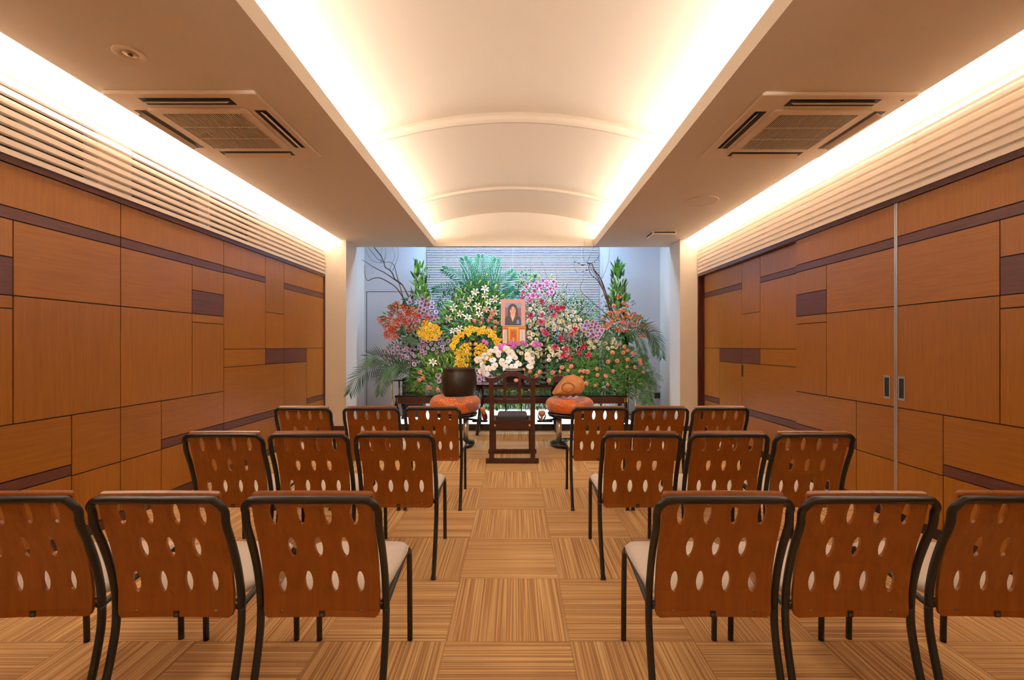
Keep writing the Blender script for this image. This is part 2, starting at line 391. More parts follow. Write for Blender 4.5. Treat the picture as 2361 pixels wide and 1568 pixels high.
# vaulted centre in three steps
b = MB()
RV = 4.25
segs = [(YB, 4.216, 3.322), (4.216, 5.90, 3.229), (5.90, YH + .02, 3.18)]
def vz(x, crown): return crown - (RV - math.sqrt(RV * RV - x * x))
XV = 1.66; NV = 32
for y0, y1, cr_ in segs:
    xs = [-XV + 2 * XV * i / NV for i in range(NV + 1)]
    vs = [(x, y, vz(x, cr_)) for y in (y0, y1) for x in xs]
    b.add(vs, [(i, i + NV + 1, i + NV + 2, i + 1) for i in range(NV)], 0, True)
for k in (0, 1):
    y = segs[k][1]; ca, cb = segs[k][2], segs[k + 1][2]
    prof = [(0, 0), (.012, .35), (.006, .7), (-.015, 1.0)]
    prev = None
    for j, (dy, t) in enumerate(prof):
        row = [(x, y - dy, vz(x, ca + (cb - ca) * t)) for x in xs]
        if prev:
            b.add(prev + row, [(i, i + 1, i + NV + 2, i + NV + 1) for i in range(NV)], 0, True)
        prev = row
    row = [(x, y, vz(x, cb)) for x in xs]
    b.add(prev + row, [(i, i + 1, i + NV + 2, i + NV + 1) for i in range(NV)], 0, False)
for s in (-1, 1):
    b.box(min(s * XV, s * (XV + .02)), max(s * XV, s * (XV + .02)), YB, YH, ZS + .03, 3.05)
S(b.build('ceiling_vault', 'ceil'), 'curved white vault ceiling stepping down in arcs', 'ceiling')
b = MB(); b.box(-2.75, 2.7, YH, YH + .06, ZS, 3.42); S(b.build('wall_header', 'plaster'), 'header above the alcove opening', 'wall')
b = MB(); b.box(-3.2, 3.1, YB - .2, YB, 0, 3.5); S(b.build('wall_behind', 'plaster'), 'plain wall behind the chairs', 'wall')
# jambs / pilasters
b = MB(); b.box(-3.0, JL, YP, 6.9, 0, 3.0); b.box(-3.0, -2.60, 6.9, YA, 0, 3.42); S(b.build('wall_alcove_left', 'plaster'), 'white pilaster left of the altar alcove', 'wall')
b = MB(); b.box(JR, 3.0, YP, 6.9, 0, 3.0); b.box(2.524, 3.0, 6.9, YA, 0, 3.42); S(b.build('wall_alcove_right', 'plaster'), 'white pilaster right of the altar alcove', 'wall')
b = MB(); b.box(-3.0, 3.0, YA, YA + .1, 0, 3.42); S(b.build('wall_alcove_back', 'alc'), 'blue-lit back wall of the altar alcove', 'wall')
b = MB(); b.box(-3.0, 3.0, YH + .06, YA + .1, 3.40, 3.45); S(b.build('ceiling_alcove', 'alc'), 'alcove ceiling', 'ceiling')
for side, x0, x1 in (('left', XL, JL), ('right', JR, XR)):
    b = MB(); b.box(x0, x1, YP - .012, YP, 0, .065); S(b.build('baseboard_alcove_' + side, 'frame_wood'), 'dark skirting at foot of the %s pilaster' % side, 'baseboard')
# hidden door in the alcove back wall
b = MB(); x0, x1, z1 = (845 - VX) / F * YA, (1000 - VX) / F * YA, CH + (VY - 672) / F * YA
b.box(x0, x0 + .008, YA - .003, YA + .01, .1, z1); b.box(x0, x1, YA - .003, YA + .01, z1 - .008, z1)
S(b.build('door_1', 'frame_gray'), 'flush door outline in the left of the alcove wall', 'door')

# ------------------------------------------------------------------ wood cladding patterns (Y0,Y1,z0,z1,material)
A, B_, C, D, E, F_, G, H = 2.451, 3.120, 3.813, 4.228, 4.935, 5.335, 5.914, 6.445
Pq, Q = 2.775, 3.480
AA = 2.036
def mods():
    L = []
    def col(y0, y1, items): 
        for z0, z1, m in items: L.append((y0, y1, z0, z1, m))
    # module ending at B_
    col(AA, B_, [(1.922, 2.15, 'wv'), (1.857, 1.922, 'dw')])
    col(AA, A, [(1.657, 1.857, 'wv'), (1.456, 1.657, 'dw'), (1.386, 1.456, 'wh'), (.773, 1.386, 'wv')])
    col(A, B_, [(1.456, 1.857, 'wh'), (.773, 1.456, 'wv')])
    col(AA, Pq, [(.476, .773, 'wh'), (.412, .476, 'dw')]); col(Pq, B_, [(.407, .773, 'wh')])
    col(AA, Pq, [(.07, .412, 'wv')]); col(Pq, B_, [(.07, .407, 'wv')])
    m1 = list(L); L.clear()
    col(B_, D, [(1.922, 2.15, 'wv'), (1.857, 1.922, 'dw')])
    col(B_, C, [(1.456, 1.857, 'wh'), (.773, 1.456, 'wv')])
    col(C, D, [(1.652, 1.857, 'wv'), (1.456, 1.652, 'dw'), (1.385, 1.456, 'wh'), (.773, 1.385, 'wv')])
    col(B_, Q, [(.407, .773, 'wh')]); col(Q, D, [(.480, .773, 'wh'), (.409, .480, 'dw'), (.07, .409, 'wv')]); col(B_, Q, [(.07, .407, 'wv')])
    m2 = list(L); L.clear()
    col(D, E, [(1.92, 2.15, 'wv'), (1.862, 1.92, 'dw'), (1.157, 1.862, 'wv'), (.990, 1.157, 'wh')])
    col(E, F_, [(1.551, 2.15, 'wv'), (1.157, 1.551, 'wv'), (.99, 1.157, 'dw')])
    col(D, F_, [(.480, .990, 'wh'), (.409, .480, 'dw'), (.07, .409, 'wv')])
    m3 = list(L); L.clear()
    col(F_, H, [(1.914, 2.15, 'wv'), (1.848, 1.914, 'dw'), (1.157, 1.848, 'wv')])
    col(F_, G, [(.987, 1.157, 'dw'), (.07, .987, 'wv')])
    col(G, H, [(.51, 1.157, 'wv'), (.445, .51, 'dw'), (.07, .445, 'wv')])
    m4 = list(L)
    return m1, m2, m3, m4
m1, m2, m3, m4 = mods()
def shift(m, d): return [(a + d, b + d, c, e, k) for a, b, c, e, k in m]
MI = {'wv': 0, 'wh': 1, 'dw': 2}
def cladding(name, rects, x, s, parent=None, gap=.0034, th=.014, open_to=None):
    """boards proud of a dark backing; s = direction the face looks (+1: towards +X)"""
    b = MB()
    for y0, y1, z0, z1, m in rects:
        a, c = x - s * th, x
        b.box(min(a, c), max(a, c), y0 + gap, y1 - gap, z0 + gap, z1 - gap, MI[m])
    ys = [r[0] for r in rects] + [r[1] for r in rects]
    a, c = x - s * .03, x - s * .006
    b.box(min(a, c), max(a, c), min(ys), max(ys), 0, ZT - .02, 3)
    o = b.build(name, ['wv', 'wh', 'dw', 'back'], parent)
    return o
b = MB(); b.box(-3.0, XL - .03, YB, YP, 0, 2.17); 
# wall above the cladding on the left, with openings behind the louvres
ZL0, ZL1 = 2.185, 2.70
xw0, xw1 = -2.78, -2.705
opens = [(YB + .3, -.2), (0.1, 1.30), (1.50, 2.979), (3.264, 4.834)]
yprev = YB
for y0, y1 in opens:
    b.box(xw0, xw1, yprev, y0, 2.17, 3.0); b.box(xw0, xw1, y0, y1, ZL1 - .12, 3.0); b.box(xw0, xw1, y0, y1, 2.17, 2.215); yprev = y1
b.box(xw0, xw1, yprev, YP, 2.17, 3.0)
b.box(-3.0, -2.95, YB, YP, 2.17, 3.0)
S(b.build('wall_left', 'plaster'), 'left wall core', 'wall')
# order of modules from the camera's back to the alcove
left_mods = [shift(m2, -4.384), shift(m1, -2.192), shift(m2, -2.192), m1, m2, m3, m4]
for k, rc in enumerate(left_mods):
    o = cladding('wall_left_cladding', rc, XL, 1)
    S(o, 'left wall wood cladding module with dark strip inlays, %s from the alcove' % ['seventh', 'sixth', 'fifth', 'fourth', 'third', 'second', 'first'][k], 'wall')
b = MB()
b.box(XL - .03, XL + .012, YB, YP, 2.15, 2.185); b.box(XL - .03, XL + .012, YP - .028, YP, 0, 2.15)
S(b.build('trim_1', 'frame_wood'), 'dark rail and end post framing the left wood wall', 'trim')
b = MB(); b.box(XL, XL + .006, YB, YP - .03, 0, .068); S(b.build('baseboard_left', 'frame_wood'), 'dark skirting under the left wood wall', 'baseboard')
# windows behind the left louvres
for k, (y0, y1) in enumerate(opens[2:]):
    b = MB(); b.box(-2.86, -2.85, y0 - .1, y1 + .1, 2.19, ZL1)
    o = S(b.build('window_%d' % (k + 1), 'glass_dark'), 'dark glazed opening behind the left louvres, %s' % ('nearer the camera' if k == 0 else 'nearer the alcove'), 'window')
    f = MB(); n = 4
    for i in range(n + 1):
        yy = y0 + (y1 - y0) * i / n; f.box(-2.85, -2.83, yy - .012, yy + .012, 2.2, ZL1 - .1)
    f.box(-2.85, -2.83, y0, y1, 2.2, 2.23); f.box(-2.85, -2.83, y0, y1, 2.38, 2.395)
    f.build('window_frame', 'frame_gray', o)
    if k == 1:
        f = MB(); f.box(-2.75, -2.70, 4.02, 4.06, 2.2, ZL1); f.build('mullion', 'louver', o)

# right wall: sliding doors
b = MB(); b.box(XR + .10, 3.0, YB, YP, 0, 2.17); b.box(XR + .08, 3.0, YB, YP, 2.17, 3.0)
S(b.build('wall_right', 'plaster'), 'right wall core', 'wall')
RP = .05    # the far leaf sits further back
leafA = m3 + m4; 
o = cladding('door_2', [(a, min(c, 6.43), d, e, k) for a, c, d, e, k in leafA], XR + RP, -1); S(o, 'far sliding wood door leaf with slot pull near the alcove', 'door')
h = MB(); zz0, zz1 = .836, .966; h.box(XR + RP - .002, XR + RP + .02, 5.30, 5.335, zz0, zz1); h.build('handle', 'acslot', o)
o = cladding('door_3', m2, XR, -1); S(o, 'middle sliding wood door leaf with recessed pull at its aluminium edge', 'door')
def pull(y, parent):
    h = MB(); x = XR
    h.box(x - .004, x, y - .028, y + .028, .825, .985, 0); h.box(x - .0055, x - .003, y - .018, y + .018, .84, .97, 1)
    h.build('handle', ['alu', 'acslot'], parent)['label'] = 'recessed steel finger pull'
pull(3.19, o)
h = MB(); h.box(XR - .003, XR + .012, B_ - .002, B_ + .010, .01, 2.15); h.build('edge_strip', 'alu', o)
o = cladding('door_4', m1, XR, -1); S(o, 'near sliding wood door leaf with recessed pull beside the aluminium strip', 'door')
pull(3.07, o)
h = MB(); h.box(XR - .003, XR + .012, B_ - .016, B_ - .004, .01, 2.15); h.build('edge_strip', 'alu', o)
for k, rc in enumerate([shift(m2, -2.192), shift(m1, -2.192), shift(m2, -4.384)]):
    S(cladding('wall_right_cladding', rc, XR, -1), 'right wall wood cladding module beside the camera, %s' % ['first', 'second', 'third'][k], 'wall')
b = MB()
b.box(XR - .012, XR + .1, YB, YP, 2.15, 2.185); b.box(XR - .012, XR + .1, YP - .028, YP, 0, 2.15); b.box(XR + .045, XR + .1, 6.38, YP, 0, 2.15)
S(b.build('trim_2', 'frame_wood'), 'dark rail and end post framing the right sliding doors', 'trim')

# louvres: each slat a part
def louver(name, x, s, label):
    root = empty(name, (x, 0, ZL0), label, 'louvre')
    for k in range(10):
        z = .004 + k * .052
        m = MB(); a, c = 0, s * .030
        m.box(min(a, c), max(a, c), YB, YP - .02, z, z + .030)
        m.build('slat', 'louver', root)
    for y in (-.2, 1.40, 2.979, 4.04, 4.834):
        m = MB(); m.box(min(-s * .001, -s * .016), max(-s * .001, -s * .016), y - .015, y + .015, 0, .52)
        m.build('support', 'louver', root)
louver('louver_grille', XL - .012, 1, 'white horizontal louvre slats above the left wood wall')
louver('louver_grille', XR + .012, -1, 'white horizontal louvre slats above the right sliding doors')

# ------------------------------------------------------------------ alcove window with blind
bx0, bx1 = (985 - VX) / F * YA, (1380 - VX) / F * YA
b = MB(); b.box(bx0 - .01, bx1 + .01, YA - .004, YA + .004, .30, 3.3); wn_ = S(b.build('window_3', 'blindback'), 'wide window at the back of the alcove', 'window')
root = empty('horizontal_blind', ((bx0 + bx1) / 2, YA - .03, .32), 'wide white horizontal blind covering the window behind the flowers', 'blind')
m = MB(); hw = (bx1 - bx0) / 2
z = 0.02
while z < 2.95:
    m.add([(-hw, -.012, z), (hw, -.012, z), (hw, .012, z + .018), (-hw, .012, z + .018),
           (-hw, -.012, z + .0015), (hw, -.012, z + .0015), (hw, .012, z + .0195), (-hw, .012, z + .0195)],
          [(0, 3, 2, 1), (4, 5, 6, 7), (0, 1, 5, 4), (3, 7, 6, 2), (0, 4, 7, 3), (1, 2, 6, 5)])
    z += .0290
m.build('slats', 'blind', root); m = MB(); m.box(-hw, hw, -.015, .015, -.005, .015); m.build('bottom_rail', 'blind', root)
m = MB()
for x in (-hw * .8, 0, hw * .8): m.tube([(x, -.013, 0), (x, -.013, 2.95)], .0012, 4)
m.build('cord', 'blind', root)
# outlet on the alcove back wall
m = MB(); p = at(1515, 912, YA); m.rbox(p.x - .05, p.x + .05, 0, .012, p.z - .05, p.z + .05, .008)
for dx in (-.022, .022):
    for dz in (-.022, .022): m.box(p.x + dx - .014, p.x + dx + .014, -.002, .001, p.z + dz - .014, p.z + dz + .014, 1)
tag(m.build('wall_outlet', ['frame_gray', 'acslot'], loc=(0, YA - .012, 0)), 'grey square outlet plate low on the right alcove wall', 'outlet')

# ------------------------------------------------------------------ platform under the altar
root = empty('altar_platform', (0, 6.47, 0), 'low black platform with bright white top under the altar', 'platform')
pl0, pl1 = (893 - VX) / F * 6.47, (1470 - VX) / F * 6.47
m = MB(); m.box(pl0, pl1, 0, YA - 6.47 - .01, 0, .085); m.box(pl0, pl1, -.01, .02, .06, .0895); m.build('plinth', 'lacq', root)
m = MB(); m.box(pl0 + .02, pl1 - .02, .02, YA - 6.47 - .03, .085, .0900); m.build('white_top', 'glow', root)['label'] = 'bright white acrylic top'

# ------------------------------------------------------------------ ceiling fittings
def cassette(cx, cy, wx, wy, label, s):
    r = empty('ceiling_air_conditioner', (cx, cy, ZS), label, 'air conditioner')
    m = MB(); hx, hy = wx / 2, wy / 2
    m.rbox(-hx, hx, -hy, hy, -.022, 0, .02); m.rbox(-.305, .305, -.305, .305, -.036, -.02, .02); m.build('panel', 'acwhite', r)
    m = MB(); m.box(-.25, .25, -.25, .25, -.0365, -.03); gr = m.build('intake_grille', 'acgrill', r)
    m = MB()
    for k in range(34):
        x = -.247 + k * .494 / 33; m.box(x - .0026, x + .0026, -.25, .25, -.040, -.036)
    for y in (-.085, .085): m.box(-.25, .25, y - .003, y + .003, -.0415, -.036)
    m.build('grille_bars', 'acwhite', gr)
    for k in range(4):
        m = MB(); L = .27
        if k % 2 == 0:
            sy = -1 if k == 0 else 1; y = sy * .372
            m.box(-L, L, y - .040, y + .036, -.0235, -.02, 1)
            m.add([(-L + .02, y - .008, -.024), (L - .02, y - .008, -.024), (L - .02, y + sy * -.026 * -1, -.045), (-L + .02, y + sy * .026, -.045),
                   (-L + .02, y - .003, -.022), (L - .02, y - .003, -.022), (L - .02, y + sy * .030, -.043), (-L + .02, y + sy * .030, -.043)],
                  [(0, 1, 2, 3), (7, 6, 5, 4), (0, 4, 5, 1), (2, 6, 7, 3), (1, 5, 6, 2), (0, 3, 7, 4)], 0)
        else:
            sx = -1 if k == 1 else 1; x = sx * .372
            m.box(x - .036, x + .036, -L, L, -.0235, -.02, 1)
            m.add([(x - .008, -L + .02, -.024), (x - .008, L - .02, -.024), (x + sx * .026, L - .02, -.045), (x + sx * .026, -L + .02, -.045),
                   (x - .003, -L + .02, -.022), (x - .003, L - .02, -.022), (x + sx * .030, L - .02, -.043), (x + sx * .030, -L + .02, -.043)],
                  [(0, 3, 2, 1), (7, 4, 5, 6), (0, 1, 5, 4), (2, 3, 7, 6), (1, 2, 6, 5), (0, 4, 7, 3)], 0)
        m.build('flap', ['acwhite', 'acslot'], r)
    if cx < 0: return
    m = MB(); m.lathe([(0, -.0235), (.008, -.0235), (.008, -.02)], (s * .40, -.40, 0), 12, 0); m.build('sensor', 'acslot', r)
cassette(-1.95, 3.135, .90, .925, 'white ceiling air conditioner cassette on the left lowered ceiling', 1)
cassette(1.91, 3.15, .92, .925, 'white ceiling air conditioner cassette on the right lowered ceiling', 1)
r = empty('recessed_downlight', (-1.95, 2.345, ZS), 'round recessed downlight in the left lowered ceiling', 'downlight')
m = MB(); m.lathe([(.074, 0), (.074, -.004), (.070, -.006), (.036, -.001), (.034, .01), (.03, .02)], seg=40); m.build('trim_ring', 'acwhite', r)
m = MB(); m.lathe([(.033, -.0015), (.026, -.003), (.0, -.004)], seg=24); m.build('reflector', 'steel', r)
m = MB(); m.lathe([(.012, -.003), (.011, -.010), (.0, -.012)], seg=12); m.build('bulb', 'glass_dark', r)
r = empty('ceiling_speaker', (1.913, 4.726, ZS), 'flat round speaker cover in the right lowered ceiling', 'speaker')
m = MB(); m.lathe([(.165, 0), (.165, -.006), (.155, -.009), (.150, -.006)], seg=48); m.build('rim', 'acwhite', r)
m = MB(); m.lathe([(.150, -.005), (.08, -.007), (0, -.008)], seg=48); m.build('cover', 'ceil', r)
r = empty('ceiling_diffuser', (1.94, 6.10, ZS), 'small square ceiling diffuser near the alcove at right', 'air diffuser')
m = MB(); M['diff'] = simple('cream_diffuser_paint', srgb(252, 244, 228), .4); m.rbox(-.155, .155, -.14, .14, -.045, 0, .01); m.build('housing', 'diff', r)
m = MB(); m.box(-.135, .135, -.143, -.13, -.028, -.012); m.box(-.158, -.145, -.12, .12, -.028, -.012); m.box(.145, .158, -.12, .12, -.028, -.012); m.build('slot', 'acslot', r)
m = MB(); m.box(-.145, .145, -.13, .13, -.048, -.044); m.build('face_plate', 'paper', r)

# ------------------------------------------------------------------ stacking chair
TP = [(.734, 0.0), (.70, .006), (.65, .024), (.58, .053), (.50, .080), (.42, .097), (.36, .102), (.28, .096), (.15, .062), (0.0, .004)]
def tubeY(z):
    for (za, ya), (zb, yb) in zip(TP, TP[1:]):
        if z >= zb: return ya + (yb - ya) * (za - z) / (za - zb)
    return TP[-1][1]
def make_chair():
    root = empty('stacking_chair', (0, 0, 0))
    hw = .1985; r = .0115
    # hoop above seat level
    side = []
    for z in (.36, .42, .50, .58, .65): side.append((tubeY(z), z))
    left = [(-hw, y, z) for y, z in side]
    top = [(-hw, .018, .69), (-hw + .004, .006, .712), (-hw + .018, .001, .728), (-hw + .042, 0, .734), (0, 0, .7345)]
    half = left + top
    full = crm(half, 4); mir = [Vector((-p.x, p.y, p.z)) for p in full[::-1]][1:]
    m = MB(); m.tube(full + mir, r, 10); m.build('back_frame', 'blacktube', root)
    for s in (-1, 1):
        m = MB(); m.tube(crm([(s * hw, tubeY(z), z) for z in (.36, .28, .15, .012)], 4), r, 10)
        m.tube([(s * hw, tubeY(.012), .012), (s * hw, .004, 0)], r * 1.15, 10); m.build('leg', 'blacktube', root)
        fx = s * .183
        m = MB(); m.tube(crm([(fx, .505, 0), (fx, .500, .2), (fx, .494, .33), (fx, .480, .372), (fx, .450, .386)], 4), r * .95, 10); m.build('leg', 'blacktube', root)
    m = MB()
    for s in (-1, 1): m.tube(crm([(s * .183, .450, .386), (s * .187, .30, .378), (s * .194, .12, .362), (s * hw, .103, .36)], 4), r * .85, 8)
    m.tube([(-hw + .02, .128, .366), (hw - .02, .128, .366)], .008, 8); m.tube([(-.183, .42, .376), (.183, .42, .376)], .008, 8)
    for s in (-1, 1): m.tube([(s * (hw - .004), .103, .362), (s * (hw - .034), .112, .364)], .010, 8)
    m.build('seat_frame', 'blacktube', root)
    # seat
    def seat(u, v):
        a = u * 2 * PI; n = 5.0
        ex = math.copysign(abs(math.cos(a)) ** (2 / n), math.cos(a)); ey = math.copysign(abs(math.sin(a)) ** (2 / n), math.sin(a))
        prof = [(0.0, .010), (.5, .010), (.93, .008), (1.0, -.006), (.99, -.022), (.94, -.030), (0.0, -.030)]
        k = v * (len(prof) - 1); i = min(int(round(k)), len(prof) - 1); q, z = prof[i]
        w_ = .190 + .006 * ey; x = ex * q * w_; y = .325 + ey * q * .195
        zz = .405 + z + .012 * (1 - (x / .2) ** 2) * (1 if v < .3 else 0) * 0 - (.020 * max(0, (y - .44) / .08) ** 2) - .02 * (1 - (y - .11) / .41) * .6
        return (x, y, zz)
    m = MB(); m.grid(seat, 48, 6); m.build('seat', 'seat', root)
    # backrest with eleven slots
    pit = .0815; hwid = .1815; zt, zb = .7475, .336
    rows = [(.450, 4), (.569, 3), (.683, 4)]; ch = .058   # half cell height
    m = MB()
    def X(z): return z
    def strip(xs, zs):
        vs = [(x, 0, z) for z in zs for x in xs]; n = len(xs)
        m.add(vs, [(j * n + i, j * n + i + 1, (j + 1) * n + i + 1, (j + 1) * n + i) for j in range(len(zs) - 1) for i in range(n - 1)], 0, False)
    xq = [-2 * pit + pit / 4 * i for i in range(17)]
    bounds = [(.392, .510), (.510, .627), (.627, .739)]
    def zsub(a, c): return [a + (c - a) * i / 4 for i in range(5)]
    for (zc, n), (z0, z1) in zip(rows, bounds):
        zs = zsub(z0, z1)
        strip([-hwid, xq[0]], zs); strip([xq[-1], hwid], zs)
        if n == 3: strip(xq[:3], zs); strip(xq[-3:], zs)
        xa = xq[0] if n == 4 else xq[2]
        for k in range(n):
            x0 = xa + k * pit; x1 = x0 + pit; xm = (x0 + x1) / 2
            rect = [(x0 + pit * i / 4, z0) for i in range(4)] + [(x1, zs[i]) for i in range(4)] + [(x1 - pit * i / 4, z1) for i in range(4)] + [(x0, zs[4 - i]) for i in range(4)]
            ell = []
            for i in range(16):
                a = -3 * PI / 4 + 2 * PI * i / 16
                ex = math.cos(a); ez = math.sin(a)
                hx = .0108 * (1 - abs(ez) ** 3) if abs(ez) > .02 else .0108
                ell.append((xm + math.copysign(.0128 * math.sqrt(max(0, 1 - abs(ez) ** 1.6)), ex), zc + .0350 * ez))
            vs = [(x, 0, z) for x, z in rect] + [(x, 0, z) for x, z in ell]
            m.add(vs, [(i, (i + 1) % 16, 16 + (i + 1) % 16, 16 + i) for i in range(16)], 0, False)
    allx = [-hwid] + xq + [hwid]
    # bottom strip with rounded corners, top strip
    strip(allx, [.355, .392]); strip(allx, [.739, .743])
    xb = [-hwid + .012] + xq + [hwid - .012]
    def strip2(xa, xb2, za, zb2):
        n = len(xa); m.add([(x, 0, za) for x in xa] + [(x, 0, zb2) for x in xb2], [(i, i + 1, n + i + 1, n + i) for i in range(n - 1)], 0, False)
    cx = lambda xs, lim: [max(-lim, min(lim, x)) for x in xs]
    strip2(cx(allx, hwid - .004), allx, .343, .355); strip2(cx(allx, hwid - .014), cx(allx, hwid - .004), zb, .343)
    strip2(allx, cx(allx, hwid - .003), .743, .746); strip2(cx(allx, hwid - .003), cx(allx, hwid - .010), .746, zt)
    nv = []
    for x, y, z in m.v:
        k = max(0, min(1, (z - .336) / .4))
        yy = tubeY(z) - .012 + .034 * k + .006 * (1 - (x / hwid) ** 2)
        if z > .739: yy0 = ((z - .739) / .0085) ** 2 * .009
        else: yy0 = 0
        if z > .73: yy = yy0 + tubeY(.73) - .012 + .034 * k + .006 * (1 - (x / hwid) ** 2)
        nv.append((x, yy, z))
    m.v = nv
    o = m.build('backrest', 'ply', root, doubles=True)
    for p in o.data.polygons: p.use_smooth = False
    sd = o.modifiers.new('thick', 'SOLIDIFY'); sd.thickness = .011; sd.offset = 0
    bv = o.modifiers.new('bev', 'BEVEL'); bv.width = .0015; bv.segments = 2; bv.limit_method = 'ANGLE'; bv.angle_limit = R(50)
    yb = tubeY(.346) - .012 + .006 - .0058
    for s in (-1, 1):
        q = MB(); yy = tubeY(.355) - .012 + .0012 + .003 - .0062
        q.lathe([(0, -.002), (.0045, -.0015), (.005, .002)], (s * .125, yy, .357), 12, 0, axis='Y'); q.build('screw', 'screw', o)
    q = MB(); q.box(-.0085, .0085, yb - .001, yb + .004, .3365, .355, 0)
    for x in (-.005, .001): q.box(x, x + .0035, yb - .0018, yb, .343, .3485, 1)
    q.box(-.0055, .005, yb - .0018, yb, .3405, .342, 1)
    q.build('badge', ['plate', 'mark'], o)
    return root
chair0 = make_chair()
rows = [
    (1.363, [(-1.51, -3), (-1.063, 0), (-.605, 0), (.6245, 0), (1.057, 0), (1.515, 3)], 'back'),
    (2.345, [(-1.484, 0), (-1.048, 0), (-.611, 0), (.65, 0), (1.094, 0), (1.528, 0)], 'middle'),
    (3.330, [(-1.529, 0), (-1.035, 0), (-.591, 0), (.619, 0), (1.056, 0), (1.490, 0)], 'front'),
]
pos = ['outermost on the left by the wall', 'centre seat of the left block', 'left block beside the aisle', 'right block beside the aisle', 'centre seat of the right block', 'outermost on the right by the sliding doors']
rown = {'back': 'nearest row to the viewer', 'middle': 'middle row', 'front': 'front row nearest the altar'}
first = True
for Y, xs, rn in rows:
    for k, (x, a) in enumerate(xs):
        c = chair0 if first else copy_tree(chair0)
        first = False
        c.location = (x, Y, 0); c.rotation_euler = (0, 0, R(-a))
        tag(c, 'slotted plywood-back chair, %s, %s' % (rown[rn], pos[k]), 'chair', 'plywood-back chairs in rows')

# ------------------------------------------------------------------ altar furniture
def plain_box(name, x0, x1, y0, y1, z0, z1, mat, parent, r=.004):
    m = MB(); m.rbox(x0, x1, y0, y1, z0, z1, r, 0, 2); return m.build(name, mat, parent)
# long low table
tx0, tx1 = (910 - VX) / F * 6.52, (1447 - VX) / F * 6.52
PLZ = .0905
root = empty('altar_table', ((tx0 + tx1) / 2, 6.52, PLZ), 'long low black lacquered table with brass studs at its ends, below the flowers', 'table')
hw = (tx1 - tx0) / 2; zt = CH + (VY - 912) / F * 6.52 - PLZ
plain_box('tabletop', -hw, hw, 0, .46, zt - .03, zt, 'lacq', root)
plain_box('apron', -hw + .01, hw - .01, .012, .045, zt - .115, zt - .03, 'rose', root)
for sx in (-1, 1):
    for yy in (.03, .38):
        m = MB(); x = sx * (hw - .05)
        m.tube(crm([(x, yy + .02, zt - .03), (x + sx * .035, yy + .02, zt * .62), (x + sx * .01, yy + .02, zt * .28), (x + sx * .03, yy + .02, .0)], 4), [.035, .034, .033, .033, .032, .031, .030, .028, .026, .026, .028, .03, .034], 8)
        m.build('leg', 'lacq', root)
for sx in (-1, 1):
    for dz in (.050, .082):
        m = MB(); m.lathe([(0, -.003), (.009, -.002), (.011, .004)], (sx * (hw - .035), .012, zt - dz), 12, 0, axis='Y'); m.build('stud', 'brass', root)
# smaller front table with candle stands
fx0, fx1 = (1080 - VX) / F * 6.08, (1306 - VX) / F * 6.08
zt2 = CH + (VY - 887) / F * 6.08
root = empty('offering_table', ((fx0 + fx1) / 2, 6.08, 0), 'narrow high black table holding candle stands in front of the altar', 'table')
hw = (fx1 - fx0) / 2
plain_box('tabletop', -hw, hw, 0, .34, zt2 - .028, zt2, 'lacq', root)
plain_box('apron', -hw + .06, hw - .06, .02, .04, zt2 - .06, zt2 - .028, 'rose', root)
for sx in (-1, 1):
    for yy in (.04, .27):
        m = MB(); m.tube([(sx * (hw - .16), yy, zt2 - .028), (sx * (hw - .15), yy, zt2 * .5), (sx * (hw - .11), yy, .0)], [.03, .024, .022], 8); m.build('leg', 'lacq', root)
# candle stands
def candle(px, label, top_px, h_first=None):
    Y = 6.20; p = at(px, 884, Y); z0 = zt2; H = CH + (VY - top_px) / F * Y - z0
    r = empty('candle_stand', (p.x, Y, z0), label, 'candle stand')
    prof = [(0.0, 0), (.056, 0), (.056, .016), (.040, .024), (.030, .040), (.040, .055), (.044, .075), (.030, .095)]
    z = .095; n = 5; step = (H - .095 - .11) / n
    for k in range(n):
        q = .038 - k * .002
        prof += [(.014, z + step * .10), (.018, z + step * .2), (q, z + step * .45), (q, z + step * .55), (.018, z + step * .8), (.014, z + step * .92)]; z += step
    prof += [(.016, z), (.05, z + .018), (.052, z + .026), (.018, z + .034), (.014, z + .06), (.034, z + .085), (.036, z + .105), (.030, z + .11), (0, z + .10)]
    m = MB(); m.lathe(prof, seg=24); m.build('turned_stem', 'lacq', r)
    m = MB(); m.lathe([(0, z + .10), (.026, z + .1085), (.032, z + .110), (.034, z + .1065)], seg=20); m.build('drip_pan', 'brass', r)
candle(1090, 'black turned candle stand behind the bronze bowl', 783)
candle(1254, 'black turned candle stand right of the dark carved chair', 785)
# incense burner stand and incense box on the front table
p = at(1185, 884, 6.22)
r = empty('incense_burner_stand', (p.x, 6.22, zt2), 'square black stand with an open front holding orange fruit, behind the carved chair', 'incense stand')
plain_box('base', -.15, .15, -.09, .09, 0, .02, 'lacq', r); plain_box('top', -.135, .135, -.09, .09, .165, .185, 'lacq', r)
plain_box('upper_tray', -.115, .115, -.07, .07, .192, .206, 'rose', r)
for sx in (-1, 1): plain_box('side_panel', sx * .125 - .008, sx * .125 + .008, -.08, .08, .02, .165, 'lacq', r)
plain_box('back_panel', -.12, .12, .07, .08, .02, .165, 'lacq', r)
for sx in (-1, 0, 1):
    m = MB(); m.lathe([(0, .0), (.006, .004), (.007, .010), (0, .014)], (sx * .09, -.094, .003), 10); m.build('stud', 'brass', r)
m = MB(); m.lathe([(0, 0), (.02, .004), (.034, .02), (.034, .034), (.02, .05), (0, .054)], (p.x + .03, 6.20, zt2 + .02), 20); tag(m.build('orange_fruit', 'carn'), 'small orange fruit inside the black incense stand', 'fruit')
p = at(1287, 884, 6.2)
r = empty('incense_box', (p.x, 6.2, zt2), 'small brown box on a black foot beside the right candle stand', 'box')
